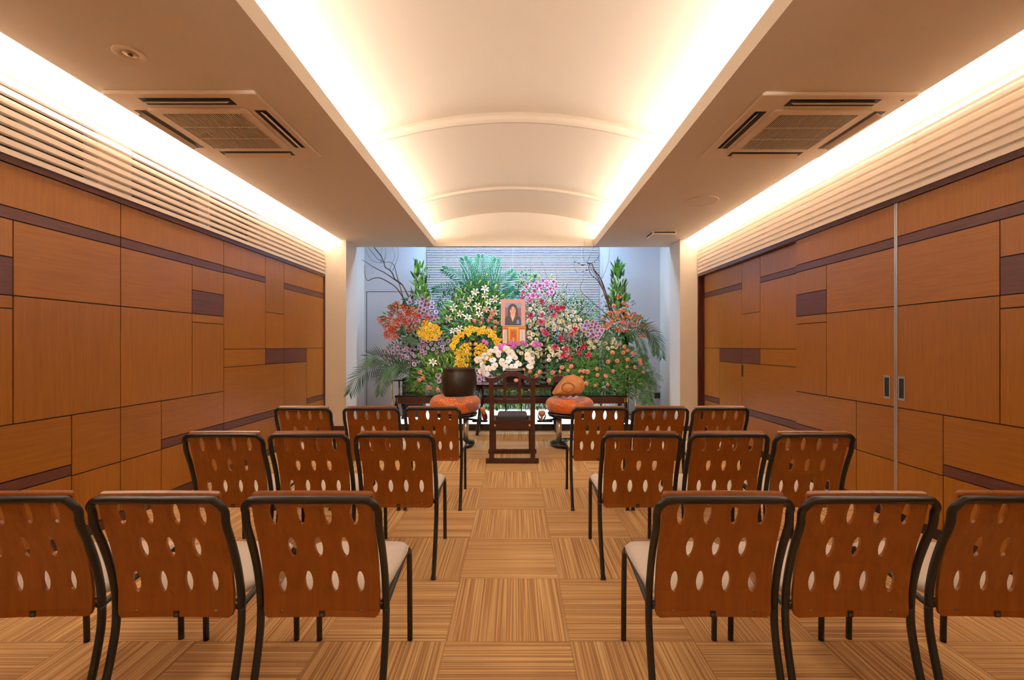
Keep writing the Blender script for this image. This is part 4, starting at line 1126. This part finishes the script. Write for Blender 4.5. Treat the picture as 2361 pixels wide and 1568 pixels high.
mass('lily_foliage', [(1095, 720, 62, 62), (1060, 745, 45, 40), (1110, 690, 45, 40), (1130, 775, 45, 30)], 1500, .105, .022, ['leaf', 'leafd', 'leafy'], 'leafy green bank of white lilies left of the portrait', up=.6, seed=21, weights=[4, 3, 2])
mass('lily_foliage', [(1045, 850, 55, 45), (1010, 860, 45, 35), (1075, 835, 35, 35)], 900, .10, .022, ['leaf', 'leafy', 'leafd'], 'bright green lily stems and leaves behind the bronze bowl', up=.9, seed=22, weights=[5, 2, 2], off=-.06)
mass('flower_greenery', [(960, 815, 65, 34), (990, 790, 50, 25)], 700, .07, .018, ['leafd', 'leaf'], 'dark leaves among the lavender flowers on the left', up=.4, seed=23)
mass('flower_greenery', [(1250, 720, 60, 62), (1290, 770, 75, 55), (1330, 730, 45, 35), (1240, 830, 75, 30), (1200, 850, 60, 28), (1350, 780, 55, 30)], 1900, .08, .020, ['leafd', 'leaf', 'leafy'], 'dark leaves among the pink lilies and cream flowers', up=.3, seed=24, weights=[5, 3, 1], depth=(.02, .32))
mass('flower_greenery', [(1095, 795, 62, 32), (990, 765, 26, 20), (1075, 825, 40, 28), (1120, 840, 40, 35)], 900, .07, .020, ['leafd', 'leaf'], 'dark leaves under the yellow blooms', up=.3, seed=25)
mass('side_bouquet_leaves', [(935, 735, 48, 34), (950, 775, 30, 18), (965, 700, 30, 26)], 500, .08, .024, ['leafd', 'leaf'], 'dark leaves inside the red flame lily bouquet on the left', up=.2, seed=26)
mass('side_bouquet_leaves', [(1435, 750, 48, 30), (1425, 780, 30, 18), (1420, 710, 20, 22)], 460, .08, .024, ['leafd', 'leaf'], 'dark leaves inside the orange lily bouquet on the right', up=.2, seed=27)
mass('column_foliage', [(968, 650, 13, 38), (968, 685, 20, 22), (962, 628, 8, 20)], 150, .13, .030, ['leaf', 'leafd', 'leafy'], 'upright leafy spire of the left bouquet', up=1.6, spread=.5, seed=28, depth=(0, .1), weights=[5, 2, 2])
mass('column_foliage', [(1425, 650, 14, 36), (1425, 690, 22, 26), (1424, 628, 9, 18)], 170, .13, .030, ['leaf', 'leafd', 'leafy'], 'upright leafy spire of the right bouquet', up=1.6, spread=.5, seed=29, depth=(0, .1), weights=[5, 2, 2])
mass('pine_sprigs', [(1310, 685, 30, 16), (1340, 700, 26, 16), (1350, 730, 18, 30)], 500, .06, .005, ['leafd', 'fern'], 'fine dark green needles behind the pink lilies at right', up=.5, seed=30, off=.1)
mass('berry_twigs', [(1400, 700, 14, 26), (1450, 700, 12, 14), (985, 640, 8, 28), (1410, 670, 8, 14)], 160, .03, .014, ['leafd'], 'small dark leaflets on thin twigs beside the leafy spires', up=.8, seed=31, off=.02)
mass('eucalyptus_leaves', [(1200, 665, 14, 16), (1215, 640, 20, 14), (1160, 690, 12, 12), (1030, 690, 18, 14), (1020, 715, 14, 16)], 240, .06, .024, ['leafd', 'leaf'], 'blue green leaves between the palm and the pink lilies', up=.6, seed=32, off=.15)

# gypsophila: countless tiny blooms
q = random.Random(5); m = MB()
regs = [(1240, 715, 32, 45), (1290, 745, 40, 36), (1320, 790, 26, 30), (1265, 690, 40, 24), (1330, 720, 26, 22), (1300, 700, 30, 20)]
tot = sum(r_[2] * r_[3] for r_ in regs)
for i in range(2300):
    t = q.uniform(0, tot)
    for r_ in regs:
        t -= r_[2] * r_[3]
        if t <= 0: break
    a = q.uniform(0, 2 * PI); d = math.sqrt(q.random())
    p = SP(r_[0] + r_[2] * d * math.cos(a), r_[1] + r_[3] * d * math.sin(a), q.uniform(-.10, .06)); s_ = q.uniform(.005, .0085)
    m.add([p + Vector(v) * s_ for v in ((1, 0, 0), (0, 1, 0), (-1, 0, 0), (0, -1, 0), (0, 0, 1), (0, 0, -1))], [(0, 1, 4), (1, 2, 4), (2, 3, 4), (3, 0, 4), (1, 0, 5), (2, 1, 5), (3, 2, 5), (0, 3, 5)], 0, True)
    if i % 6 == 0: m.tube([p, p + Vector((q.uniform(-.03, .03), .08, -.06))], .0008, 3, 1)
tag(m.build('gypsophila', ['gyp', 'stem']), "clouds of tiny white baby's breath around the pink lilies", 'flowers', kind='stuff')

# palm fronds ------------------------------------------------------
def frond(pts, Y0, Y1, label, group, mat='palm', n=30, ll=.26, lw=.016, hang=0.0, name='palm_frond', ang=.9):
    P3 = crm([at(x, y, Y0 + (Y1 - Y0) * k / (len(pts) - 1)) for k, (x, y) in enumerate(pts)], 8)
    m = MB(); m.tube(P3, [.006 * (1 - .75 * k / (len(P3) - 1)) for k in range(len(P3))], 5)
    N_ = len(P3) - 1
    for k in range(n):
        t = .10 + .90 * k / (n - 1); f = t * N_; i = min(int(f), N_ - 1); p = P3[i].lerp(P3[i + 1], f - i); d = (P3[i + 1] - P3[i]).normalized()
        side = d.cross(Vector((0, -1, 0))).normalized()
        l_ = ll * (math.sin(PI * (.12 + .80 * t)) ** .6) * rnd.uniform(.9, 1.08)
        for sg in (-1, 1):
            dr = d * (ang * (.7 + .8 * t)) + side * sg + Vector((0, rnd.uniform(-.25, .1), -hang)); 
            m.leaf(p, dr, Vector((0, -1, .3)), l_, lw, .18 + hang * .3, 0, 3)
    return tag(m.build(name, mat), label, 'palm frond', group)
G1 = 'palm fronds at the top of the flower bank'
for k, pts in enumerate([
    [(1110, 720), (1105, 660), (1108, 592)], [(1112, 720), (1090, 650), (1070, 598)], [(1115, 720), (1130, 655), (1145, 600)],
    [(1105, 725), (1070, 650), (1022, 620)], [(1118, 725), (1150, 665), (1182, 628)], [(1100, 730), (1060, 665), (1000, 668)],
    [(1120, 725), (1165, 690), (1186, 670)], [(1108, 720), (1100, 655), (1092, 600)], [(1112, 720), (1122, 660), (1128, 596)]]):
    frond(pts, 7.45, 7.5 + .03 * k, 'green palm frond rising behind the white lilies', G1, 'palm', 31, .225 if k not in (3, 5) else .175, .0145)
G2 = 'palm fronds drooping at the left side'
for pts, l_ in (([(950, 860), (890, 838), (835, 860), (806, 905)], .24), ([(950, 855), (900, 830), (862, 822), (848, 840)], .20), ([(945, 865), (905, 850), (885, 868), (876, 905)], .20), ([(955, 850), (925, 840), (905, 852), (893, 875)], .18)):
    frond(pts, 6.82, 6.28, 'palm frond arching down beyond the left end of the altar', G2, 'palmd', 28, l_, .013, .35)
G3 = 'palm fronds drooping at the right side'
for pts, l_ in (([(1440, 770), (1480, 752), (1512, 775), (1526, 822)], .22), ([(1435, 775), (1465, 775), (1480, 800), (1487, 830)], .16), ([(1430, 775), (1405, 778), (1392, 800), (1388, 820)], .13), ([(1440, 772), (1490, 765), (1508, 790), (1512, 815)], .16)):
    frond(pts, 7.15, 7.0, 'palm frond arching down under the right orange lily bouquet', G3, 'palmd', 28, l_, .012, .3)
# monstera leaves under the left bouquet
for k, (px, py, a) in enumerate(((938, 778, -.5), (955, 785, .5), (925, 760, -1.0))):
    m = MB()
    for j in range(9):
        t = (j - 4) / 4.0; dr = Vector((math.sin(t * 1.9), -.25, -math.cos(t * 1.9) * .9 + .15)); m.leaf(Vector((0, 0, 0)), dr, Vector((0, -1, .4)), .12 * (1 - .25 * abs(t)), .034, .2, 0, 4)
    m.tube([(0, 0, 0), (0, .08, .05)], .003, 5)
    o = m.build('split_leaf', 'leafd'); o.location = at(px, py, 7.05); o.rotation_euler = (0, a, 0)
    tag(o, ['dark split leaf hanging under the left bouquet, straight down', 'dark split leaf under the left bouquet, turned right', 'dark split leaf under the left bouquet, turned left'][k], 'leaf', 'split leaves under the left bouquet')

# curly willow branches -------------------------------------------
def branch(pts, Y0, Y1, r0, label, group):
    P3 = crm([at(x, y, Y0 + (Y1 - Y0) * k / (len(pts) - 1)) for k, (x, y) in enumerate(pts)], 6); N_ = len(P3)
    m = MB(); m.tube(P3, [r0 * (1 - .65 * k / (N_ - 1)) for k in range(N_)], 6)
    tag(m.build('willow_branch', 'twig'), label, 'branch', group)
c1 = lambda L: [(780 + a / 5.9, 540 + b2 / 5.9) for a, b2 in L]
c2 = lambda L: [(1180 + a / 5.9, 540 + b2 / 5.9) for a, b2 in L]
GL, GR, GC = 'curly willow branches in the left bouquet', 'curly willow branches in the right bouquet', 'thin willow twigs behind the pink lilies'
lb = 'brown curly willow branch reaching up and left from the left bouquet'
for k, (L_, r0) in enumerate([([(960, 860), (870, 690), (770, 610), (740, 540), (700, 490), (640, 450), (620, 390), (590, 310), (570, 280), (500, 190), (470, 150)], .011),
    ([(900, 900), (790, 730), (660, 640), (560, 595), (480, 600), (400, 630), (365, 560), (358, 420)], .009),
    ([(870, 690), (740, 600), (640, 530), (560, 490), (450, 430), (390, 390), (320, 345)], .009),
    ([(890, 890), (830, 680), (790, 540), (760, 430), (700, 380), (640, 385)], .008),
    ([(640, 385), (540, 340), (470, 260), (410, 185), (390, 150)], .005), ([(580, 300), (540, 250), (490, 190), (470, 160)], .005),
    ([(620, 390), (640, 300), (650, 250), (640, 160)], .004), ([(740, 500), (770, 420), (810, 310), (810, 160)], .004),
    ([(600, 390), (480, 370), (420, 310), (385, 240), (375, 160)], .003), ([(590, 390), (580, 280), (605, 160)], .003), ([(700, 490), (730, 400), (770, 300), (730, 160)], .003)]):
    branch(c1(L_), 7.25, 7.15, r0, lb, GL)
for L_, r0 in [([(1370, 1050), (1300, 850), (1240, 700), (1200, 590), (1130, 500), (1090, 410), (1045, 400), (960, 420), (920, 400), (850, 370)], .012),
    ([(1340, 1040), (1290, 880), (1230, 740), (1160, 620), (1080, 550), (1050, 470), (1060, 420), (1130, 370), (1180, 310), (1190, 260)], .009),
    ([(1330, 1120), (1180, 1000), (1060, 890), (960, 800), (935, 720), (970, 620), (970, 560), (1010, 520)], .006),
    ([(1230, 600), (1280, 480), (1320, 350), (1330, 160)], .004), ([(1220, 600), (1240, 450), (1235, 300)], .003),
    ([(1040, 480), (900, 525), (850, 440), (850, 350), (820, 270)], .005), ([(740, 740), (760, 670), (830, 610)], .005), ([(1300, 900), (1270, 760), (1210, 600), (1130, 490)], .009)]:
    branch(c2(L_), 7.2, 7.1, r0, 'brown curly willow branch leaning left from the right bouquet', GR)
for L_ in ([(1340, 1040), (1200, 640), (1045, 400), (980, 340), (965, 240), (985, 150), (992, 70)], [(1330, 1040), (1190, 640), (1040, 420), (1060, 300), (1110, 180), (1095, 80)]):
    branch(c2(L_), 7.15, 6.78, .0045, 'thin twig tip reaching in front of the header above the blind', 'twig tips at the header')
for L_ in ([(330, 760), (290, 500), (255, 420), (270, 330), (330, 180)], [(380, 720), (370, 500), (400, 440), (370, 320), (240, 270)], [(500, 700), (450, 500), (390, 300), (300, 240)], [(600, 740), (610, 560), (600, 480), (640, 360), (640, 300)], [(200, 720), (200, 480), (180, 260)], [(170, 700), (120, 500), (100, 420)], [(560, 720), (480, 560), (420, 440)]):
    branch(c2(L_), 7.6, 7.6, .0035, 'thin curly twig standing in front of the blind behind the pink lilies', GC)

# blooms ----------------------------------------------------------
lil = mk_lily('white_lily', 'wl')
wpts = [(1096, 675), (1119, 682), (1140, 690), (1047, 712), (1077, 706), (1100, 708), (1124, 712), (1141, 718), (1105, 726), (1078, 735), (1160, 700) , (1060, 760), (1045, 765), (1118, 668), (1086, 690), (1062, 725), (1035, 735), (1128, 698)]
place(lil, wpts, 'white open lily in the leafy bank left of the portrait', 'lily', 'white lilies left of the portrait', sc_=(.9, 1.15))
place(mk_bud(), [(1102, 655), (1085, 660), (1070, 672), (1112, 646), (1125, 660), (1068, 695), (1055, 700), (1090, 720), (1140, 668), (1118, 640), (1098, 640), (1048, 690), (1130, 735), (1085, 745), (1050, 740)], 'pale green lily bud in the leafy bank left of the portrait', 'lily bud', 'lily buds left of the portrait', face=(0, -.3, 1), jit=.6)
place(mk_bud(), [(1000, 860), (1015, 846), (1030, 838), (1042, 826), (1058, 832), (1072, 842), (1090, 850), (1022, 862), (1045, 850), (1062, 818), (990, 845), (1078, 830), (1035, 868), (1010, 830), (1052, 858)], 'green lily bud behind the bronze bowl', 'lily bud', 'lily buds behind the bronze bowl', face=(0, -.3, 1), jit=.6, off=-.06)
place(mk_lily('white_lily', 'wl'), [(997, 838)], 'half open white lily low at the left above the bronze bowl', 'lily', None, off=-.08)
pink = mk_lily('pink_lily', 'pl')
ppts = [(1248, 695), (1272, 707), (1284, 712), (1278, 727), (1250, 728), (1295, 710), (1224, 728), (1258, 770), (1248, 745), (1292, 782), (1305, 805), (1281, 800), (1334, 812), (1318, 770), (1296, 820), (1356, 820), (1345, 798), (1325, 760), (1254, 765), (1310, 826)]
place(pink, ppts, 'bright pink star lily amid the cream flowers right of the portrait', 'lily', 'pink lilies right of the portrait', sc_=(.8, 1.0), off=-.10)
mauve = mk_lily('mauve_lily', 'pl2')
place(mauve, [(1214, 664), (1206, 674), (1225, 660), (1238, 655), (1252, 648), (1260, 655), (1276, 652), (1268, 668), (1232, 672), (1248, 668), (1218, 683), (1205, 688), (1262, 680), (1240, 684), (1222, 694), (1282, 664), (1258, 660), (1244, 660), (1230, 684), (1272, 676)], 'mauve pink lily crowning the bank right of the portrait', 'lily', 'mauve lilies at the top of the bank', sc_=(.7, .95), off=-.05)
place(mk_bud('pink_lily_bud'), [(1205, 652), (1222, 650), (1245, 645), (1268, 642), (1282, 655), (1297, 660), (1212, 660), (1265, 700), (1293, 675), (1302, 690), (1238, 700), (1340, 690), (1300, 750), (1312, 770), (1262, 752), (1338, 765), (1322, 780), (1356, 770), (1364, 715), (1262, 790), (1228, 752), (1240, 790)], 'slender green pink lily bud right of the portrait', 'lily bud', 'lily buds right of the portrait', face=(.1, -.4, 1), jit=.7, off=-.12)
place(mk_orchid('white_orchid', 'orch', .060), [(1103, 830), (1113, 842), (1118, 822), (1130, 812), (1142, 806), (1150, 816), (1136, 830), (1126, 850), (1140, 845), (1158, 835), (1120, 862), (1168, 806), (1178, 816), (1172, 830), (1186, 824), (1166, 848), (1184, 845), (1216, 822), (1226, 832), (1222, 845), (1196, 838), (1110, 856)], 'large white moth orchid bloom above the carved chair', 'orchid', 'white moth orchids in the middle', jit=.35, off=-.16, sc_=(.85, 1.1))
place(mk_orchid('magenta_orchid', 'mag', .045), [(1115, 786), (1122, 790), (1150, 797), (1157, 801), (1163, 795), (1178, 790), (1190, 791), (1204, 789), (1210, 792), (1236, 790), (1242, 795), (1232, 797), (1184, 797)], 'magenta orchid bloom below the altar scroll', 'orchid', 'magenta orchids below the scroll', jit=.4, off=-.12, sc_=(.7, .95))
ros = mk_rose('cream_rose', 'wrose')
rp = scatter([(1195, 805, 48, 12), (1245, 812, 26, 18), (1232, 730, 24, 26), (1300, 745, 40, 22), (1228, 775, 14, 22), (1385, 785, 32, 14), (1310, 732, 26, 14), (1340, 765, 20, 14), (1270, 815, 40, 18), (1245, 745, 20, 18), (1385, 795, 40, 10), (1215, 805, 14, 10)], 130, 8, 41)
place(ros, rp, 'small cream white bloom in the bank right of the portrait', 'flower', 'cream white blooms in the bank', off=-.05, sc_=(.7, 1.1), jit=.8)
lav = mk_rose('lavender_flower', 'lav', .034, 3, .9)
lp = scatter([(915, 815, 34, 22), (950, 805, 40, 22), (990, 790, 45, 14), (940, 835, 30, 12), (1015, 800, 30, 12)], 95, 8, 42)
place(lav, lp, 'lavender ruffled bloom in the lower left bank', 'flower', 'lavender blooms at lower left', off=-.04, sc_=(.6, .95), jit=.8)
place(copy_tree(lav), scatter([(962, 690, 24, 12), (980, 715, 20, 18), (995, 728, 14, 14), (985, 695, 14, 12)], 26, 8, 43), 'lavender white bloom at the top of the left bouquet', 'flower', 'lavender blooms in the left bouquet', off=-.02)
place(copy_tree(lav), scatter([(1362, 755, 22, 14), (1372, 768, 18, 12)], 26, 7, 44), 'lavender bloom in the round cluster at the right', 'flower', 'lavender blooms at the right', off=-.10)
place(copy_tree(lav), [(1100, 855), (1112, 865), (1105, 875), (1120, 875), (1130, 868), (1098, 868), (1010, 866), (1012, 878), (1140, 875)], 'lavender bloom low beside the bronze bowl', 'flower', 'lavender blooms beside the bowl', off=-.10)
car = mk_carn()
place(car, [(1094, 740), (1115, 716), (1133, 720), (1137, 726), (1125, 740), (1141, 742), (1100, 758), (1116, 754), (1108, 745), (1128, 757), (1147, 745), (1112, 734), (1130, 732), (1142, 755)], 'peach carnation in the greenery left of the portrait', 'carnation', 'peach carnations left of the portrait', off=-.05, sc_=(.75, 1.0))
cp = [(1244, 858), (1222, 857), (1274, 859), (1291, 857), (1310, 855), (1317, 845), (1296, 847), (1337, 856), (1354, 857), (1346, 856), (1376, 851), (1402, 834), (1423, 832), (1446, 846), (1464, 847), (1412, 813), (1437, 813), (1447, 808), (1430, 794), (1440, 800), (1459, 815), (1447, 829), (1478, 838), (1378, 865), (1397, 867), (1322, 868), (1342, 870), (1317, 884), (1352, 884), (1372, 889), (1401, 887), (1413, 856), (1484, 858), (1475, 831), (1266, 877), (1207, 853), (1236, 866), (1300, 880)]
place(copy_tree(car), cp, 'peach carnation in the fern bank at the right', 'carnation', 'peach carnations at the right', off=-.10, sc_=(.7, 1.1), jit=.7)
place(copy_tree(car), [(968, 858), (975, 872), (967, 877), (991, 894), (1010, 900)], 'peach carnation in the fern at lower left', 'carnation', 'peach carnations at lower left', off=-.08)
place(copy_tree(car), [(1404, 722), (1415, 705), (1432, 717), (1440, 700), (1411, 742), (1447, 706), (1436, 698), (1390, 735), (1370, 742)], 'pale pink carnation in the right bouquet', 'carnation', 'pale pink carnations in the right bouquet', off=-.04)
ge, go = mk_glor('flame_lily', 'glo'), mk_glor('orange_lily', 'gloo')
place(ge, scatter([(932, 728, 34, 24), (905, 745, 26, 20), (940, 745, 26, 20), (985, 735, 10, 12), (905, 772, 22, 10), (932, 695, 8, 6), (905, 705, 10, 8), (950, 757, 14, 8)], 62, 7, 45), 'red flame lily bloom in the left bouquet', 'flame lily', 'red flame lilies in the left bouquet', off=-.10, sc_=(.8, 1.2))
place(go, scatter([(945, 728, 22, 12), (920, 745, 24, 16), (905, 755, 20, 14), (900, 775, 16, 6), (878, 738, 6, 6), (918, 703, 14, 6)], 34, 7, 46), 'orange flame lily bloom in the left bouquet', 'flame lily', 'orange flame lilies in the left bouquet', off=-.11, sc_=(.8, 1.2))
place(copy_tree(go), scatter([(1425, 725, 22, 10), (1440, 742, 30, 12), (1460, 735, 16, 12), (1400, 752, 14, 8), (1480, 755, 16, 12), (1425, 755, 12, 8), (1478, 768, 12, 8), (1442, 765, 10, 6), (1425, 685, 6, 5)], 50, 8, 47), 'orange flame lily bloom in the right bouquet', 'flame lily', 'orange flame lilies in the right bouquet', off=-.10, sc_=(.8, 1.15))
yel = mk_small('yellow_bloom', 'yel', .020)
yarc = [(1098 + 58 * math.cos(R(a)), 806 - 46 * math.sin(R(a))) for a in range(10, 172, 4)]
yp = [(x + rnd.uniform(-5, 5), y + rnd.uniform(-8, 10)) for x, y in yarc for _ in (0, 1)]
yp += scatter([(990, 765, 27, 19), (984, 752, 14, 10)], 46, 4.8, 48) + scatter([(1065, 825, 16, 26), (1110, 820, 26, 16), (1090, 800, 28, 10)], 75, 4.4, 49)
place(yel, yp, 'cluster of tiny yellow blooms in the left half of the bank', 'flower', 'yellow blooms left of the scroll', off=-.09, sc_=(.8, 1.2))
# deeper greenery that closes the bank from behind
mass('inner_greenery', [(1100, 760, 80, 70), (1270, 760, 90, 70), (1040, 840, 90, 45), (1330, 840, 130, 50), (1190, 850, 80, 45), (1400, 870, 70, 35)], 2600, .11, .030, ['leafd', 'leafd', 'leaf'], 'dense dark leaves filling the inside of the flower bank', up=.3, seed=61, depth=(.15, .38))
mass('fern_base_leaves', [(1380, 850, 85, 38), (1440, 870, 40, 30), (1330, 880, 60, 22), (1000, 880, 60, 22)], 1300, .07, .014, ['leaf', 'fern', 'leafy'], 'fresh green leaves mixed into the ferns under the carnations', up=.2, seed=62, depth=(-.02, .2), weights=[4, 4, 1])
